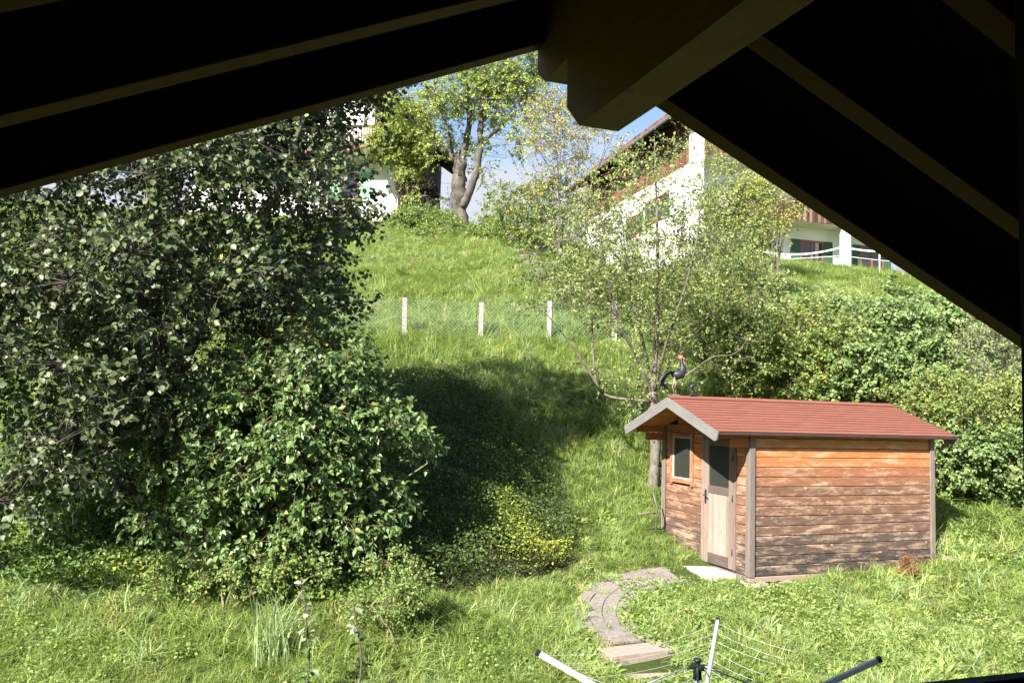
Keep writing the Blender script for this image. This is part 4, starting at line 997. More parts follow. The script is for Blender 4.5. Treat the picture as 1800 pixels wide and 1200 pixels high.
# 1 the big grey-green tree on the left
bx = np.array([-5.2, 11.6, float(G(-5.2, 11.6))]); T1 = empty('broadleaf_tree', bx); tag(T1, 'large dense tree with round grey green leaves filling the left side', 'tree')
nd = trunk(T1, [([bx + [0, 0, -.3], bx + [.05, 0, 1.2], bx + [.1, -.1, 3], bx + [0, 0, 5.5], bx + [0, 0, 7.5]], [.22, .18, .14, .09, .03]),
                ([bx + [0, 0, .6], bx + [.9, -.7, 2.2], bx + [1.9, -1.2, 3.8], bx + [2.4, -1, 5.4]], [.13, .09, .06, .02]),
                ([bx + [0, 0, .9], bx + [-1.1, -1, 2.3], bx + [-1.9, -2, 3.4]], [.12, .08, .02]),
                ([bx + [0, 0, 1.3], bx + [.4, -1.5, 2.2], bx + [.9, -2.8, 3.1]], [.11, .07, .02]),
                ([bx + [0, 0, 2.2], bx + [1.3, .3, 3.0], bx + [2.7, .2, 3.2]], [.09, .06, .02]),
                ([bx + [0, 0, 1.6], bx + [1.3, -.6, 1.9], bx + [2.7, -1.3, 1.9]], [.08, .05, .02])], bx, M['bark_dark'])
bl = [((-5.5, 11.4, 2.2), (3.0, 3.0, 3.6)), ((-3.75, 10.9, .8), (1.7, 2.0, 1.6)), ((-3.85, 11.2, 2.9), (1.65, 1.9, 1.8)), ((-5.8, 9.3, .3), (1.8, 1.7, 1.7)), ((-5.0, 11.6, 5.8), (2.8, 2.6, 2.2)), ((-4.0, 12.2, 5.3), (2.0, 2.0, 1.9)), ((-6.6, 9.6, 2.0), (1.8, 1.7, 1.8)), ((-4.9, 9.6, 1.8), (1.4, 1.2, 1.4)), ((-3.1, 10.8, -.1), (.8, .9, .7)), ((-4.6, 8.6, -.6), (.9, .7, .7)), ((-3.35, 12.6, 4.1), (1.3, 1.6, 1.5))]
crown('crown', bl, nd, 800, 12500, 10, .074, .85, 'round', M['leaf_big'], M['bark_dark'], T1, bx, 11, spread=.60, twl=.34, droop=.45, up=.55, shell=.75, twr=.0035, leafpart=300, brr=.011)

# 2 dogwood shrub in front of it
bx = np.array([-2.7, 10.6, float(G(-2.7, 10.6))]); T2 = empty('dogwood_shrub', bx); tag(T2, 'wide leafy shrub with pointed fresh green leaves below the big tree', 'shrub')
nd = trunk(T2, [([bx + [0, 0, -.1], bx + [dx * .5, dy * .5, h * .55], bx + [dx, dy, h]], [.035, .022, .008]) for dx, dy, h in ((0, 0, 2.2), (1.0, .1, 2.0), (1.7, -.3, 1.4), (-.9, -.4, 1.7), (.5, -.6, 1.6), (-.5, .3, 2.5), (1.1, .5, 1.6), (-1.5, -.5, 1.2))], bx, M['stem'])
bl = [((-2.9, 10.4, -.55), (1.15, 1.0, 1.05)), ((-2.25, 10.5, -.35), (.9, .9, .75)), ((-1.6, 10.7, -.35), (.62, .6, .32)), ((-1.75, 10.4, -.95), (.4, .5, .35)), ((-3.7, 10.2, -.9), (.8, .8, .9)), ((-2.7, 10.5, .35), (.8, .8, .6)), ((-2.3, 10.2, -1.3), (.8, .7, .5)), ((-2.9, 9.9, -1.45), (.8, .6, .45))]
crown('crown', bl, nd, 300, 3900, 9, .078, .82, 'point', M['leaf_dog'], M['stem'], T2, bx, 12, spread=.38, twl=.30, droop=.35, up=.8, shell=.8, twr=.0035, leafpart=300, brr=.008)

# 3 the slender tree behind the shed
bx = on_ground(1150, 15.0); T3 = empty('apple_tree', bx); tag(T3, 'sparse small leaved tree with many pale stems rising behind the shed', 'tree')
def pl15(l, Y=15.0): return [P(a, b, Y + c) for a, b, c in l]
lines = [(([bx + [0, 0, -.3]] + pl15([(1152, 800, 0), (1148, 720, 0), (1146, 690, 0)])), [.11, .095, .085, .08]),
         (pl15([(1146, 700, 0), (1153, 600, .1), (1156, 450, .2), (1152, 300, .3), (1150, 240, .3)]), [.055, .042, .03, .016, .006]),
         (pl15([(1148, 700, 0), (1115, 620, -.3), (1085, 560, -.6), (1065, 470, -.9), (1050, 400, -1)]), [.038, .028, .02, .012, .005]),
         (pl15([(1140, 705, 0), (1062, 692, .2), (1044, 640, .3), (1040, 540, .4), (1030, 450, .5)]), [.032, .026, .022, .014, .006]),
         (pl15([(1150, 690, 0), (1185, 625, .3), (1226, 575, .6), (1262, 540, .7), (1330, 470, 1.0), (1362, 455, 1.3)]), [.030, .024, .018, .011, .004]),
         (pl15([(1150, 690, 0), (1172, 600, -.6), (1200, 520, -.9), (1225, 420, -1.2), (1235, 320, -1.4)]), [.030, .024, .018, .011, .004]),
         (pl15([(1148, 690, 0), (1130, 600, .8), (1105, 480, 1.2), (1090, 360, 1.4)]), [.032, .03, .018, .006]),
         (pl15([(1150, 680, 0), (1200, 662, -.3), (1252, 628, -.5), (1290, 622, -.6), (1320, 590, -.6)]), [.02, .014, .010, .007, .003]),
         (pl15([(1060, 692, .2), (1000, 600, -.1), (950, 540, -.3)]), [.03, .018, .006]),
         (pl15([(1152, 560, .1), (1190, 460, .6), (1205, 340, .8)]), [.03, .018, .006]),
         (pl15([(1120, 500, 1), (1060, 420, 1.2), (1000, 360, 1.3)]), [.03, .018, .006])]
nd = trunk(T3, lines, bx, M['bark_pale'], wob=.05)
bl = [(P(1130, 420, 15.2), (1.7, 1.4, 1.6)), (P(1040, 470, 15), (1.15, 1.1, 1.1)), (P(1260, 480, 15.4), (1.2, 1.1, 1.1)), (P(1180, 300, 15.4), (.9, .8, .8), .5), (P(1330, 500, 15.8), (.7, .7, .6), .7), (P(1110, 600, 15), (1.2, 1.0, .9), .6), (P(1000, 520, 14.8), (.6, .6, .5)), (P(1240, 620, 15.2), (1.0, .8, .5), .6), (P(1150, 690, 15.2), (.8, .5, .3), .8)]
crown('crown', bl, nd, 300, 1650, 12, .062, .62, 'quad', M['leaf_mid'], M['bark_pale'], T3, bx, 13, spread=.34, twl=.50, droop=.05, up=.7, shell=.3, twr=.0030, brr=.0075)

# 4 the old tree on the crest
bx = on_ground(812, 38.0); T4 = empty('old_tree', bx); tag(T4, 'old gnarled tree with thick forked lichen covered trunk on the hill crest', 'tree')
def pl38(l, Y=38.0): return [P(a, b, Y + c) for a, b, c in l]
lines = [([bx + [0, 0, -.5]] + pl38([(810, 390, 0), (806, 350, 0), (806, 318, 0), (809, 285, 0)]), [.46, .38, .34, .33, .28]),
         (pl38([(812, 365, -.1), (824, 338, -.2), (836, 306, -.2), (843, 262, -.2), (846, 205, -.1), (848, 160, 0), (846, 90, 0)]), [.22, .20, .17, .15, .13, .11, .06]),
         (pl38([(809, 290, 0), (796, 275, 0), (775, 262, .2), (757, 235, .3), (740, 200, .3)]), [.24, .18, .13, .08, .03]),
         (pl38([(809, 290, 0), (820, 250, .3), (826, 200, .5), (822, 150, .6), (815, 100, .6)]), [.22, .16, .12, .08, .03]),
         (pl38([(846, 250, 0), (875, 228, -.3), (900, 205, -.5), (925, 192, -.6), (945, 200, -.7)]), [.09, .08, .06, .035, .012]),
         (pl38([(900, 205, -.5), (905, 185, -.5), (915, 170, -.6)]), [.05, .03, .01]),
         (pl38([(850, 190, 0), (880, 165, .2), (910, 140, .4), (940, 110, .5)]), [.10, .08, .05, .02]),
         (pl38([(796, 275, 0), (790, 240, -.6), (780, 200, -.9)]), [.09, .06, .02]),
         (pl38([(826, 200, .5), (800, 170, .6), (775, 150, .7)]), [.08, .05, .02])]
nd = trunk(T4, lines, bx, M['bark'], n=14, wob=.035)
bl = [(P(815, 165, 38), (1.9, 1.5, 1.1)), (P(755, 205, 38), (1.2, 1.2, 1.0)), (P(890, 175, 38), (1.6, 1.4, 1.5)), (P(770, 270, 38), (.9, .8, .5), .8), (P(700, 190, 38), (.9, .9, .7)), (P(930, 230, 38), (1.0, .9, .8), .8), (P(800, 245, 38.3), (1.3, 1.2, .5), .7), (P(880, 260, 37.8), (1.2, 1.0, .6), .5), (P(925, 120, 38), (1.1, 1.2, 1.4)), (P(850, 100, 38), (1.8, 1.4, 1.0)), (P(855, 290, 38), (.8, .6, .4), .5)]
crown('crown', bl, nd, 280, 2700, 10, .110, .8, 'quad', M['leaf_old'], M['bark'], T4, bx, 14, spread=.75, twl=.45, droop=.3, up=.6, shell=.35, twr=.008, brr=.018)

def shrub(name, label, group, px, Y, blobs, mat, n_cl, n_sp, n_lf, ls, lw=.75, shape='quad', bark='stem', seed=1, spread=.35, twl=.3, droop=.15, up=.8, shell=.7, stems=6, cat='shrub', brr=.009, outward=.5, twr=.004):
    bx = on_ground(px, Y); t = empty(name, bx); tag(t, label, cat, group); rg = np.random.default_rng(seed)
    bl = [(P(a, b, Y + c), r) if len(r) == 3 else (P(a, b, Y + c), r[:3], r[3]) for a, b, c, r in blobs]
    ls_ = []
    for k in range(stems):
        b = bl[rg.integers(len(bl))]; tgt = b[0] + rg.normal(size=3) * np.array(b[1]) * .4; tgt[2] = max(tgt[2], bx[2] + min(.3, 1.5 * b[1][2]))
        ls_.append(([bx + np.array([rg.normal() * .12, rg.normal() * .12, -.1]), (bx + tgt) / 2 + rg.normal(size=3) * .1 + [0, 0, min(.2, .5 * b[1][2])], tgt], [.012 * (1 + 2.2 * np.linalg.norm(tgt - bx) / 3), .018, .006]))
    nd = trunk(t, ls_, bx, M[bark], seed=seed, name='stems', n=6)
    crown('crown', bl, nd, n_cl, n_sp, n_lf, ls, lw, shape, mat, M[bark], t, bx, seed + 100, spread=spread, twl=twl, droop=droop, up=up, shell=shell, brr=brr, outward=outward, twr=twr)
    return t
g2 = 'shrubs and small trees along the hill crest'
shrub('autumn_tree', 'slender tree with sparse orange and yellow autumn leaves left of the ridge beam end', g2, 985, 31, [(985, 230, 0, (1.3, 1.2, 1.6)), (1050, 260, .5, (1.2, 1.1, 1.1, .7)), (960, 190, 0, (.7, .7, 1.2)), (1040, 330, 0, (1.3, 1, .7, .6)), (940, 320, 0, (.9, .8, .7, .6))], M['leaf_autumn'], 150, 850, 9, .085, seed=21, stems=12, bark='bark', cat='tree', spread=.5, twl=.5, shell=.3, brr=.012, twr=.006)
shrub('hazel_shrub', 'broad hazel shrub yellow green with orange touches right of the old tree', g2, 930, 33, [(885, 350, 0, (.8, .8, .8)), (905, 370, 0, (1.1, 1.0, 1.2)), (960, 370, 0, (1.5, 1.2, 1.3)), (1030, 400, 0, (1.3, 1.1, 1.2)), (960, 430, -1, (1.2, 1, .7))], M['leaf_haz'], 170, 1500, 10, .10, seed=22, stems=10, bark='bark', spread=.45)
shrub('dark_hedge_shrub', 'dense dark green shrub behind the right end of the wire fence', g2, 1040, 25, [(1010, 500, 0, (1.1, 1.0, .75)), (1060, 470, 0, (1.2, 1., .9)), (1110, 530, 0, (1.0, .9, .9))], M['leaf_haz'], 120, 1100, 10, .075, seed=23, stems=8, bark='bark_dark')
shrub('serviceberry_tree', 'bushy small tree with orange tinged leaves in front of the right house', g2, 1290, 28, [(1270, 330, 0, (1.0, .9, 1.0)), (1310, 370, 0, (1.3, 1.1, 1.0)), (1365, 360, 0, (.9, .8, .45, .6)), (1250, 400, 0, (1.1, 1, 1.0)), (1220, 270, 0, (.4, .4, .8, .6)), (1310, 430, 0, (1.2, 1, .7))], M['leaf_vine'], 190, 1500, 9, .085, seed=24, stems=14, bark='bark', cat='tree', spread=.45, twl=.4, shell=.45)
shrub('orange_shrub', 'open twiggy shrub with reddish orange leaves below the lower balcony', g2, 1360, 32, [(1350, 330, 0, (.9, .7, .5)), (1385, 355, 0, (.6, .6, .4)), (1355, 390, 0, (1.0, .8, .4, .5))], M['leaf_autumn'], 70, 420, 8, .09, seed=25, stems=10, bark='bark', shell=.3, twl=.5)
shrub('climbing_vine', 'bright green climbing vine covering the corner of the left house', g2, 715, 40.5, [(712, 215, 0, (1.1, .7, 1.0)), (690, 250, 0, (1.2, .7, 1.0)), (722, 300, 0, (.5, .4, 1.0)), (735, 250, 0, (.7, .5, 1.0)), (680, 240, 0, (.7, .5, .6, .6)), (728, 345, 0, (.25, .3, .6))], M['leaf_vine'], 240, 3200, 10, .12, seed=26, stems=9, bark='bark', cat='vine', droop=.5, shell=.6)
shrub('lilac_bush', 'small dark leafed bush left of the old trunk against the sky', g2, 788, 40, [(790, 370, 0, (.35, .4, .7)), (775, 395, 0, (.5, .5, .4))], M['leaf_maple'], 30, 160, 9, .10, seed=27, stems=4)
for k, (px, py, Y, r, lab) in enumerate(((705, 392, 37.5, (.9, .7, .40), 'low fern bush at the left corner of the hilltop below the white wall'), (745, 385, 37.2, (1.0, .7, .5), 'low leafy bush in front of the dark wood store'), (790, 400, 36.8, (.9, .7, .45), 'low bush at the left foot of the old trunk'),
        (845, 420, 36, (.9, .7, .45), 'low bush at the right foot of the old trunk'), (875, 405, 36.5, (.9, .8, .9), 'dark dense bush between the old trunk and the hazel'), (760, 425, 35.5, (1.0, .7, .35), 'low nettle clump on the slope under the wood store'))):
    shrub('low_bush', lab, 'low bushes along the hilltop', px, Y, [(px, py, 0, r), (px + 12, py + 6, -.3, (r[0] * .7, r[1] * .7, r[2] * .8))], M['leaf_ivy'] if k != 4 else M['leaf_haz'], 60, 620, 9, .085, seed=30 + k, stems=4)

# right hand thicket
sp_list = [
 (1330, 640, 17.5, [(1300, 600, 0, (1.0, .9, .7)), (1350, 640, -.3, (1.0, .9, .6)), (1270, 560, .5, (.9, .8, .6))], 'leaf_haz', .065, 'yellow green bush left of the maple, just above the shed ridge'),
 (1400, 560, 20.5, [(1380, 575, 0, (1.3, 1.0, .6)), (1440, 590, 0, (1.1, 1.0, .6)), (1330, 560, .4, (1.0, .9, .7))], 'leaf_willow', .07, 'pale fuzzy willow bush between the apple tree and the maple'),
 (1450, 640, 17.0, [(1430, 600, 0, (.9, .8, .8)), (1480, 650, 0, (.9, .8, .6)), (1420, 670, 0, (.8, .7, .5))], 'leaf_haz', .065, 'mid green bush behind the middle of the shed ridge'),
 (1560, 640, 16.5, [(1530, 630, 0, (.7, .7, .45)), (1590, 590, .3, (.6, .7, .45)), (1570, 670, 0, (.9, .8, .4)), (1495, 650, 0, (.5, .5, .6)), (1620, 630, .2, (.6, .6, .35)), (1550, 560, .4, (.3, .3, .35))], 'leaf_maple', .072, 'young maple with broad dark green leaves above the shed roof end'),
 (1640, 560, 19.0, [(1610, 560, 0, (.9, .8, .5)), (1660, 585, 0, (1.1, .9, .6)), (1575, 530, .3, (.3, .3, .5))], 'leaf_maple', .075, 'second maple sapling upslope under the roof slant'),
 (1740, 640, 17.0, [(1720, 640, 0, (.9, .9, .6)), (1790, 620, 0, (.9, .9, .7)), (1690, 680, -.3, (.8, .8, .5)), (1660, 620, .6, (.6, .6, .5)), (1750, 590, .5, (.6, .6, .4))], 'leaf_willow', .06, 'large silvery willow bush at the right edge of the picture'),
 (1760, 760, 15.2, [(1720, 740, 0, (1.0, .8, .7)), (1790, 730, 0, (.9, .8, .8)), (1660, 730, .2, (.7, .7, .6)), (1620, 700, .4, (.7, .6, .6))], 'leaf_haz', .055, 'fresh green hedge bush at the right behind the shed'),
 (1730, 830, 14.8, [(1720, 810, 0, (.95, .6, .5)), (1790, 820, -.2, (.8, .6, .5)), (1665, 800, .2, (.6, .5, .6))], 'leaf_maple', .06, 'lowest dark green bush to the right of the shed wall'),
 (1480, 570, 21, [(1450, 560, 0, (1.2, 1.0, .4)), (1530, 575, 0, (1.1, 1, .45)), (1400, 555, 0, (.9, .9, .4))], 'leaf_maple', .07, 'bluish green bush at the foot of the mown hilltop meadow'),
 (1680, 520, 23, [(1680, 550, 0, (1.2, 1.0, .4)), (1740, 570, 0, (1.2, 1, .5)), (1780, 580, 0, (1., 1, .7))], 'leaf_haz', .07, 'reddish tipped bush high on the right under the rafters'),
 (1250, 530, 21, [(1240, 520, 0, (1.0, .9, .7)), (1200, 560, 0, (.9, .8, .7)), (1290, 500, 0, (1.0, .9, .8))], 'leaf_haz', .07, 'leafy bush seen through the apple tree stems'),
 (1340, 470, 27, [(1310, 490, 0, (1.0, 1, .6)), (1350, 500, 0, (.8, 1, .3)), (1260, 460, 0, (1.1, 1, 1.0))], 'leaf_willow', .08, 'pale bush at the left end of the hilltop meadow'),
]
for k, (px, py, Y, bl, mt, ls, lab) in enumerate(sp_list):
    n = 1700 if Y < 18 else 1500
    shrub('thicket_shrub', lab, 'thicket on the slope behind the shed', px, Y, bl, M[mt], 170, n, 10, ls * 1.1, seed=50 + k, stems=9, bark='bark' if k % 2 else 'stem', shape='point' if mt == 'leaf_maple' else 'quad', lw=1.1 if mt == 'leaf_maple' else (.5 if mt == 'leaf_willow' else .75), droop=.25 if mt == 'leaf_maple' else .0, spread=.32, twl=.30)
# undergrowth in front left: small plants
shrub('bramble_bush', 'low bramble with a few red leaves right of the tall grass clump', None, 705, 8.9, [(700, 1050, 0, (.26, .24, .16)), (722, 1012, .2, (.22, .2, .12)), (660, 1066, .1, (.3, .25, .12)), (690, 1000, .4, (.3, .2, .2))], M['leaf_ivy'], 50, 420, 8, .036, seed=80, stems=6, spread=.12, twl=.14, brr=.003, twr=.002)
shrub('bramble_bush', 'low leafy weeds under the front edge of the big shrub left of the tall grass', None, 420, 9.4, [(420, 1010, 0, (.5, .35, .2)), (330, 1000, .1, (.4, .35, .18)), (520, 1020, 0, (.35, .3, .22))], M['leaf_ivy'], 60, 620, 8, .042, seed=81, stems=6, spread=.15, twl=.14, brr=.003, twr=.002)
shrub('red_weed', 'small plant with rust red stems against the right end of the shed wall', None, 1597, 11.9, [(1600, 990, -.1, (.12, .06, .10)), (1592, 1000, -.1, (.10, .06, .05))], M['leaf_red'], 20, 160, 7, .022, seed=82, stems=5, spread=.05, twl=.09, brr=.003, twr=.002)
def sapling(px, Y, h, lab, seed, nl=44, pale=.5):
    rg = np.random.default_rng(seed); bx = on_ground(px, Y); t = empty('sapling', bx); tag(t, lab, 'sapling', 'young saplings in the front grass')
    pts = [bx, bx + [.03, 0, h * .4], bx + [-.02, .02, h * .7], bx + [-.08, .03, h]]; C = catmull(pts, 6); mb = MB(); mb.tube([c - bx for c in C], list(np.linspace(.012, .004, len(C))), 6); mb.build('stem', M['bark'], t)
    me0 = LEAF['round'][0] * np.array([.62, 1, 1])
    for k in range(nl):
        f_ = rg.uniform(.1, 1); c = C[int(f_ * (len(C) - 1))]; a = rg.uniform(0, 6.28); D_ = nrm(np.array([math.cos(a), math.sin(a), rg.uniform(-.6, .5)])); N_ = nrm(np.array([rg.normal() * .4, rg.normal() * .4, 1])); s_ = nrm(np.cross(D_, N_)); N_ = np.cross(s_, D_); sc = rg.uniform(.06, .11)
        me = np_mesh('leaf', me0, LEAF['round'][1], {'rnd': np.full(6, rg.random() * (1 if f_ > pale else .3))}); me.materials.append(M['leaf_pale'] if f_ > pale else M['leaf_dog'])
        o = bpy.data.objects.new('leaf', me); COL.objects.link(o); o.parent = t; b = c - bx + D_ * .02
        o.matrix_local = Matrix([[s_[i] * sc, D_[i] * sc, N_[i] * sc, b[i]] for i in range(3)] + [[0, 0, 0, 1]])
sapling(560, 7.85, 1.25, 'taller sapling with pale drooping leaves in the front grass', 90)
sapling(650, 8.0, .95, 'shorter sapling with a whitish leaf tuft right of the taller one', 91, 34, .6)
sapling(1166, 14.0, .9, 'leafy shoot growing at the left rear corner of the shed by the tree trunk', 92, 16, 2)
# garden tool leaning at the shed's left rear corner
tl_ = P(1152, 930, 13.2); tl0 = np.array([tl_[0], tl_[1], float(G(tl_[0], tl_[1]))])
mb = MB(); mb.tube([(0, 0, 0), (.02, .02, .5), (-.05, .02, .72)], .014, 6); mb.tube([(-.28, 0, .36), (0.0, 0.01, .40)], .016, 6)
o = mb.build('wooden_stake', M['bark_pale'], None, tl0, None); tag(o, 'pale crooked stake with a cross stick beside the left edge of the shed', 'stake')

# ------------------------------------------------------------------ ground cover on the shaded bank
def scatter_cover(name, label_kind, region, n, hgt, ls, mat, shape='quad', seed=1, lw=.6, up=.7, base=None):
    rg = np.random.default_rng(seed); pts = []
    while sum(len(p) for p in pts) < n:
        x = rg.uniform(region[0], region[1], n * 2); y = rg.uniform(region[2], region[3], n * 2); k = region[4](x, y); pts.append(np.stack([x[k], y[k]], 1))
    p = np.concatenate(pts)[:n]; h = hgt(p[:, 0], p[:, 1]); f_ = rg.random(n) ** .45
    C = np.stack([p[:, 0], p[:, 1], G(p[:, 0], p[:, 1]) + h * f_ + .01], 1)
    D = nrm(rg.normal(size=(n, 3)) * [1, 1, .5] + [0, 0, .1]); N = nrm(rg.normal(size=(n, 3)) * .55 + [0, 0, up])
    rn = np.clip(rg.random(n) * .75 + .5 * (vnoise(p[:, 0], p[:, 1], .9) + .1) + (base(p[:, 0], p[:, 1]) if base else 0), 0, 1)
    o = leaf_object(name, C, D, N, ls * rg.uniform(.6, 1.3, n), lw, rn, shape, mat, None); tag(o, kind='stuff'); return o
# bank cotoneaster: px 690..960, py 660..970
def bankmask(x, y):
    px = 900 + FPX * x / y
    lo = np.interp(y, [10.4, 11.5, 13, 15, 17, 19], [-2.3, -2.6, -3, -3.2, -3.4, -3.4]); hi = np.interp(y, [10.4, 11.2, 12, 13, 15, 17, 18.2], [-.6, .3, .95, 1.05, .65, .05, -1.0])
    return (x > lo) & (x < hi + .25 * vnoise(x, y, .5)) & (y > 10.3) & (y < 18.3)
bank_h = lambda x, y: .30 + .30 * (vnoise(x, y, .8) + .5) + .25 * (vnoise(x, y, .25) + .5) * .5
scatter_cover('cotoneaster_cover', None, (-3.6, 1.3, 10.3, 18.5, bankmask), 76000, bank_h, .042, M['leaf_coto'], seed=5, base=lambda x, y: -.15 + .45 * sst(-.6, .3, x) * sst(13.0, 11.6, y))  # base paints the sunlit near right corner in as lighter, yellower leaves
rgb_ = np.random.default_rng(77); n = 2600; x = rgb_.uniform(-3.4, .9, n * 3); y = rgb_.uniform(10.3, 18.3, n * 3); k = bankmask(x, y); x = x[k][:n]; y = y[k][:n]
A = np.stack([x, y, G(x, y)], 1); d_ = nrm(rgb_.normal(size=(len(x), 3)) * [1, 1, .25] + [0, -.1, .55]); B = A + d_ * rgb_.uniform(.3, .75, len(x))[:, None]
V, F = twig_mesh(A, B, .005, .002); o = link('cotoneaster_twigs', np_mesh('cotoneaster_twigs', V, F), M['bark']); tag(o, kind='stuff')
# ground ivy / herbs below the left tree
ivym = lambda x, y: (y > 9.3 + .5 * vnoise(x, y, 1.1) + .10 * np.maximum(0, -x - 4)) & (y < 13.5) & (x < -1.2 - .3 * (y - 9.5)) & (x > -11)
scatter_cover('herb_undergrowth', None, (-11, -1.0, 9.0, 13.5, ivym), 36000, lambda x, y: .08 + .22 * (vnoise(x, y, .6) + .5), .055, M['leaf_ivy'], seed=6, shape='quad', lw=.9)
# low weeds behind/beside the shed and right under the thicket
wm = lambda x, y: (y > 12.2 + .25 * vnoise(x, y, .8)) & (y < 15.6) & (x > 7.25) & (x < 12.5)
scatter_cover('herb_undergrowth', None, (7.2, 12.5, 12.2, 15.6, wm), 15000, lambda x, y: .04 + .16 * (vnoise(x, y, .5) + .5), .05, M['leaf_ivy'], seed=8, lw=.9)
cm = lambda x, y: (y > 7.3) & (y < 11.5) & (x > .9) & (x < 8.2) & (vnoise(x + 9, y, 1.0) > .02) & (np.hypot(x - 1.0, y - 8.8) > .8) & ~(((x - SO[0]) * math.cos(SY) + (y - SO[1]) * math.sin(SY) > -.1) & (-(x - SO[0]) * math.sin(SY) + (y - SO[1]) * math.cos(SY) > -.1))
scatter_cover('clover_patches', None, (.9, 8.2, 7.3, 11.5, cm), 12000, lambda x, y: .05 + .10 * (vnoise(x, y, .3) + .5), .05, M['leaf_clover'], seed=18, lw=.45)
cm2 = lambda x, y: (y > 7.3) & (y < 10) & (x < .4) & (x > -6.5) & (vnoise(x + 9, y, .8) > .12)
scatter_cover('clover_patches', None, (-6.5, .4, 7.3, 10, cm2), 7000, lambda x, y: .04 + .08 * (vnoise(x, y, .3) + .5), .035, M['leaf_clover'], seed=19, lw=.9)
# thicket floor on the right slope
tm = lambda x, y: (x > np.interp(y, [15, 18, 22, 30], [6.0, 5.0, 5.0, 6.5])) & (y > 15) & (y < 31) & (x < y * .66 + 1) & (y < 24.5 + 2 * vnoise(x, y, 2.))
scatter_cover('thicket_undergrowth', None, (4, 20, 15, 31, tm), 60000, lambda x, y: .1 + .55 * (vnoise(x, y, 1.0) + .5), .075, M['leaf_haz'], seed=9, lw=.7, base=lambda x, y: .1)

# ------------------------------------------------------------------ grass (geometry nodes, instanced tufts)
def tuft(name, nb, h, spread_, w, bend, seed, seg=3):
    rg = np.random.default_rng(seed); V = []; F = []
    for b in range(nb):
        a = rg.uniform(0, 6.283); r = spread_ * rg.random() ** .5; base = np.array([math.cos(a) * r, math.sin(a) * r, 0]); an = rg.uniform(0, 6.283)
        d = np.array([math.cos(an), math.sin(an), 0]); s_ = np.array([-d[1], d[0], 0]); hh = h * rg.uniform(.5, 1.15); bd = bend * rg.uniform(.3, 1.5); wd = w * rg.uniform(.7, 1.3); o = len(V)
        for k in range(seg):
            t = k / seg; p = base + d * hh * bd * t * t + np.array([0, 0, hh * (t - .28 * bd * t * t)]); ww_ = wd * (1 - .55 * t)
            V += [p - s_ * ww_, p + s_ * ww_]
        V.append(base + d * hh * bd + np.array([0, 0, hh * (1 - .28 * bd - .15 * bd)]))
        for k in range(seg - 1): F.append((o + 2 * k, o + 2 * k + 1, o + 2 * k + 3)); F.append((o + 2 * k, o + 2 * k + 3, o + 2 * k + 2))
        F.append((o + 2 * seg - 2, o + 2 * seg - 1, o + 2 * seg))
    me = np_mesh(name, np.array(V), np.array(F)); me.materials.append(M['grass']); return bpy.data.objects.new(name, me)
def rosette(name, nb, r, w, seed):
    rg = np.random.default_rng(seed); V = []; F = []
    for b in range(nb):
        an = 6.283 * b / nb + rg.uniform(-.3, .3); d = np.array([math.cos(an), math.sin(an), 0]); s_ = np.array([-d[1], d[0], 0]); L = r * rg.uniform(.7, 1.2); e = rg.uniform(.25, .8); o = len(V)
        prof = [(0, .15), (.35, .7), (.7, 1.), (1, .05)]
        for t, q in prof:
            p = d * L * t + np.array([0, 0, L * e * (t - .6 * t * t)]); V += [p - s_ * w * q + np.array([0, 0, w * .3 * q]), p + s_ * w * q + np.array([0, 0, w * .3 * q])]
        for k in range(3): F.append((o + 2 * k, o + 2 * k + 1, o + 2 * k + 3)); F.append((o + 2 * k, o + 2 * k + 3, o + 2 * k + 2))
    me = np_mesh(name, np.array(V), np.array(F)); me.materials.append(M['grass']); return bpy.data.objects.new(name, me)
gcol = bpy.data.collections.new('grass_kinds')
kinds = [tuft('a_tuft', 24, .13, .08, .0032, .95, 1), tuft('b_tuft', 28, .17, .09, .0032, 1.3, 2), tuft('c_tuft', 18, .23, .08, .0040, 1.3, 3), rosette('d_rosette', 9, .15, .017, 4), tuft('e_tall', 12, .55, .07, .0028, .5, 5), tuft('f_tuft', 24, .12, .09, .0028, .6, 6)]
for o in kinds: gcol.objects.link(o)
rg = np.random.default_rng(99)
def gpoints():
    out = []
    for (y0, y1, dens, sc) in ((7.0, 9.5, 230, .95), (9.5, 12.5, 170, 1.0), (12.5, 17, 105, 1.15), (17, 24, 62, 1.4), (24, 32, 36, 1.7), (32, 44, 22, 2.0)):
        w0 = .72 * y1 + 2.5; n = int((y1 - y0) * 2 * w0 * dens); x = rg.uniform(-w0, w0, n); y = rg.uniform(y0, y1, n); k = np.abs(x) < .72 * y + 2.5; out.append(np.stack([x[k], y[k], np.full(k.sum(), sc)], 1))
    return np.concatenate(out)
gp = gpoints(); x, y, s0 = gp.T
lx = (x - SO[0]) * math.cos(SY) + (y - SO[1]) * math.sin(SY); ly = -(x - SO[0]) * math.sin(SY) + (y - SO[1]) * math.cos(SY)
keep = ~((lx > -.04) & (lx < L_ + .04) & (ly > -.10) & (ly < W_ + .04))
dpath = np.min(np.hypot(x[:, None] - PC[None, ::3, 0], y[:, None] - PC[None, ::3, 1]), axis=1)
keep &= (dpath > PWID / 2 - .07 + .16 * vnoise(x, y, .3)) | (rg.random(len(x)) < .07)
for (a, b, v_) in STEPS:
    u_ = nrm(b - a); qx = (x - a[0]) * u_[0] + (y - a[1]) * u_[1]; qy = (x - a[0]) * v_[0] + (y - a[1]) * v_[1]; keep &= ~((qx > .03) & (qx < np.linalg.norm(b - a) - .0) & (qy > -.13) & (qy < .30))
keep &= ~((lx > -.43) & (lx < 0) & (ly > D0 - .08) & (ly < D1 + .08))
keep &= ~(bankmask(x, y) & (rg.random(len(x)) < .9))
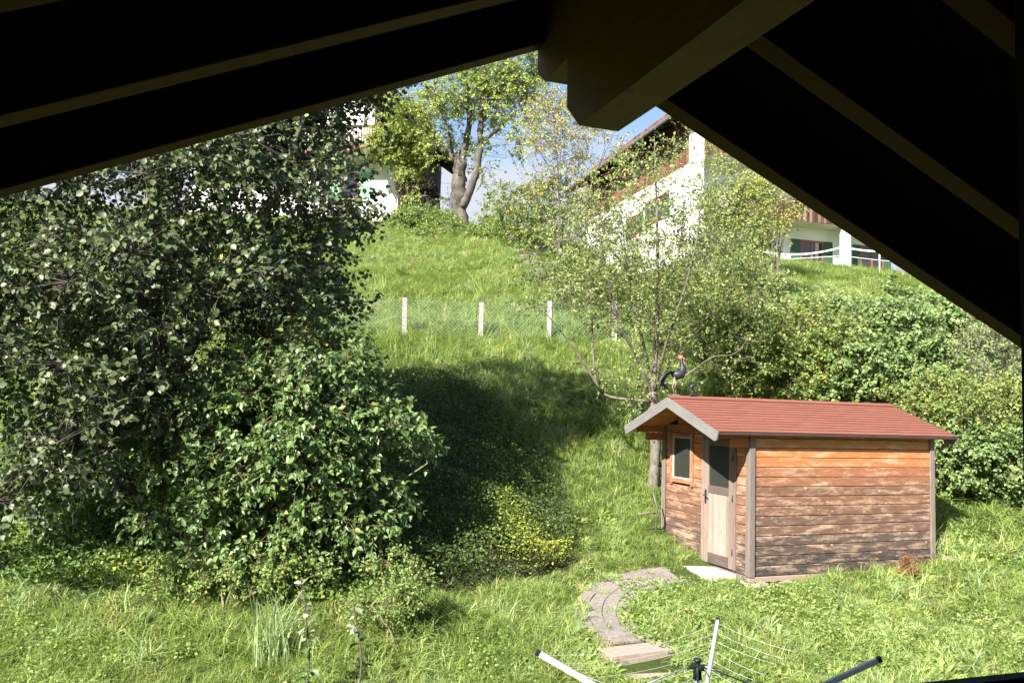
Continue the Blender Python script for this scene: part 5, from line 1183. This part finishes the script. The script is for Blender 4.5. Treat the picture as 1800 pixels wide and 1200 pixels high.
keep &= ~(ivym(x, y) & (rg.random(len(x)) < .75)); keep &= ~(tm(x, y) & (y < 25) & (rg.random(len(x)) < .7))
x, y, s0 = x[keep], y[keep], s0[keep]; n = len(x)
pn = vnoise(x, y, 1.3) + .5; pn2 = vnoise(x + 50, y, .45) + .5; pn3 = vnoise(x, y + 31, 3.1) + .5
slope_tall = sst(15.5, 19, y) * sst(30, 24, y)
scl = s0 * (.65 + .65 * pn) * rg.uniform(.75, 1.25, n) * (.85 + .4 * pn2)
scl *= np.where(dpath[keep] < PWID / 2 + .25, .75, 1.0)
idx = np.full(n, 1); u1 = rg.random(n)
idx[u1 < .30] = 0; idx[(u1 > .60) & (pn > .45)] = 2; idx[(u1 > .9)] = 5
ros = (rg.random(n) < .32 * (pn3 > .40) * (x > .8) * (y < 14)); idx[ros] = 3
idx[(rg.random(n) < .05 * slope_tall)] = 4
idx[(y > 24) & (idx == 2)] = 1
rndv = np.clip(.15 + .55 * pn2 * .8 + .30 * (pn3 - .2) + rg.normal(0, .16, n), 0, 1)
rndv = np.where(rg.random(n) < .015, 1.0, rndv)
z = G(x, y) - .01
me = bpy.data.meshes.new('grass'); me.vertices.add(n); me.vertices.foreach_set('co', np.stack([x, y, z], 1).astype(np.float32).ravel())
a = me.attributes.new('rnd', 'FLOAT', 'POINT'); a.data.foreach_set('value', rndv.astype(np.float32))
a = me.attributes.new('scl', 'FLOAT', 'POINT'); a.data.foreach_set('value', scl.astype(np.float32))
a = me.attributes.new('kind_index', 'INT', 'POINT'); a.data.foreach_set('value', idx.astype(np.int32))
rot = np.stack([rg.normal(0, .26, n) - .05, rg.normal(0, .26, n), rg.uniform(0, 6.283, n)], 1)
a = me.attributes.new('rot', 'FLOAT_VECTOR', 'POINT'); a.data.foreach_set('vector', rot.astype(np.float32).ravel())
me.materials.append(M['grass']); go = link('grass', me); tag(go, kind='stuff')
ng = bpy.data.node_groups.new('grass_nodes', 'GeometryNodeTree')
ng.interface.new_socket('Geometry', in_out='INPUT', socket_type='NodeSocketGeometry'); ng.interface.new_socket('Geometry', in_out='OUTPUT', socket_type='NodeSocketGeometry')
N = ng.nodes; Lk = ng.links; gi = N.new('NodeGroupInput'); gout = N.new('NodeGroupOutput')
ci_ = N.new('GeometryNodeCollectionInfo'); ci_.inputs[0].default_value = gcol; ci_.inputs['Separate Children'].default_value = True; ci_.inputs['Reset Children'].default_value = True
iop = N.new('GeometryNodeInstanceOnPoints'); iop.inputs['Pick Instance'].default_value = True
def na(nm, tp_):
    q = N.new('GeometryNodeInputNamedAttribute'); q.data_type = tp_; q.inputs[0].default_value = nm; return q.outputs[0]
Lk.new(gi.outputs[0], iop.inputs['Points']); Lk.new(ci_.outputs[0], iop.inputs['Instance']); Lk.new(na('kind_index', 'INT'), iop.inputs['Instance Index'])
e2r = N.new('FunctionNodeEulerToRotation'); Lk.new(na('rot', 'FLOAT_VECTOR'), e2r.inputs[0]); Lk.new(e2r.outputs[0], iop.inputs['Rotation'])
Lk.new(na('scl', 'FLOAT'), iop.inputs['Scale']); Lk.new(iop.outputs[0], gout.inputs[0])
md = go.modifiers.new('grass', 'NODES'); md.node_group = ng
# tall grass clump at the front
rg = np.random.default_rng(5); bxg = on_ground(505, 8.6); n = 130
tg = empty('tall_grass_clump', bxg); tag(tg, 'clump of tall arching grass in front of the big leafy shrub', 'grass clump')
A_ = []; mbg_V = []; mbg_F = []
for b in range(n):
    a = rg.uniform(0, 6.28); base = np.array([rg.normal() * .13, rg.normal() * .09, 0]); d = np.array([math.cos(a), math.sin(a), 0]); s_ = np.array([-d[1], d[0], 0]); hh = rg.uniform(.35, .95); bd = rg.uniform(.1, .7); o_ = len(mbg_V)
    for k in range(5):
        t = k / 5; p = base + d * hh * bd * t * t + np.array([0, 0, hh * (t - .4 * bd * t * t)]); ww_ = .0075 * (1 - .6 * t); mbg_V += [p - s_ * ww_, p + s_ * ww_]
    mbg_V.append(base + d * hh * bd + np.array([0, 0, hh * (1 - .55 * bd)]))
    for k in range(4): mbg_F += [(o_ + 2 * k, o_ + 2 * k + 1, o_ + 2 * k + 3), (o_ + 2 * k, o_ + 2 * k + 3, o_ + 2 * k + 2)]
    mbg_F.append((o_ + 8, o_ + 9, o_ + 10))
M['blade'] = leafmat('tall_blade', [(0, (.22, .32, .13)), (1, (.42, .50, .25))], trans=.4)
V = np.array(mbg_V); o = link('blades', np_mesh('blades', V, np.array(mbg_F), {'rnd': np.repeat(rg.random(n), 11)}), M['blade'], tg); tag(o, kind='stuff')
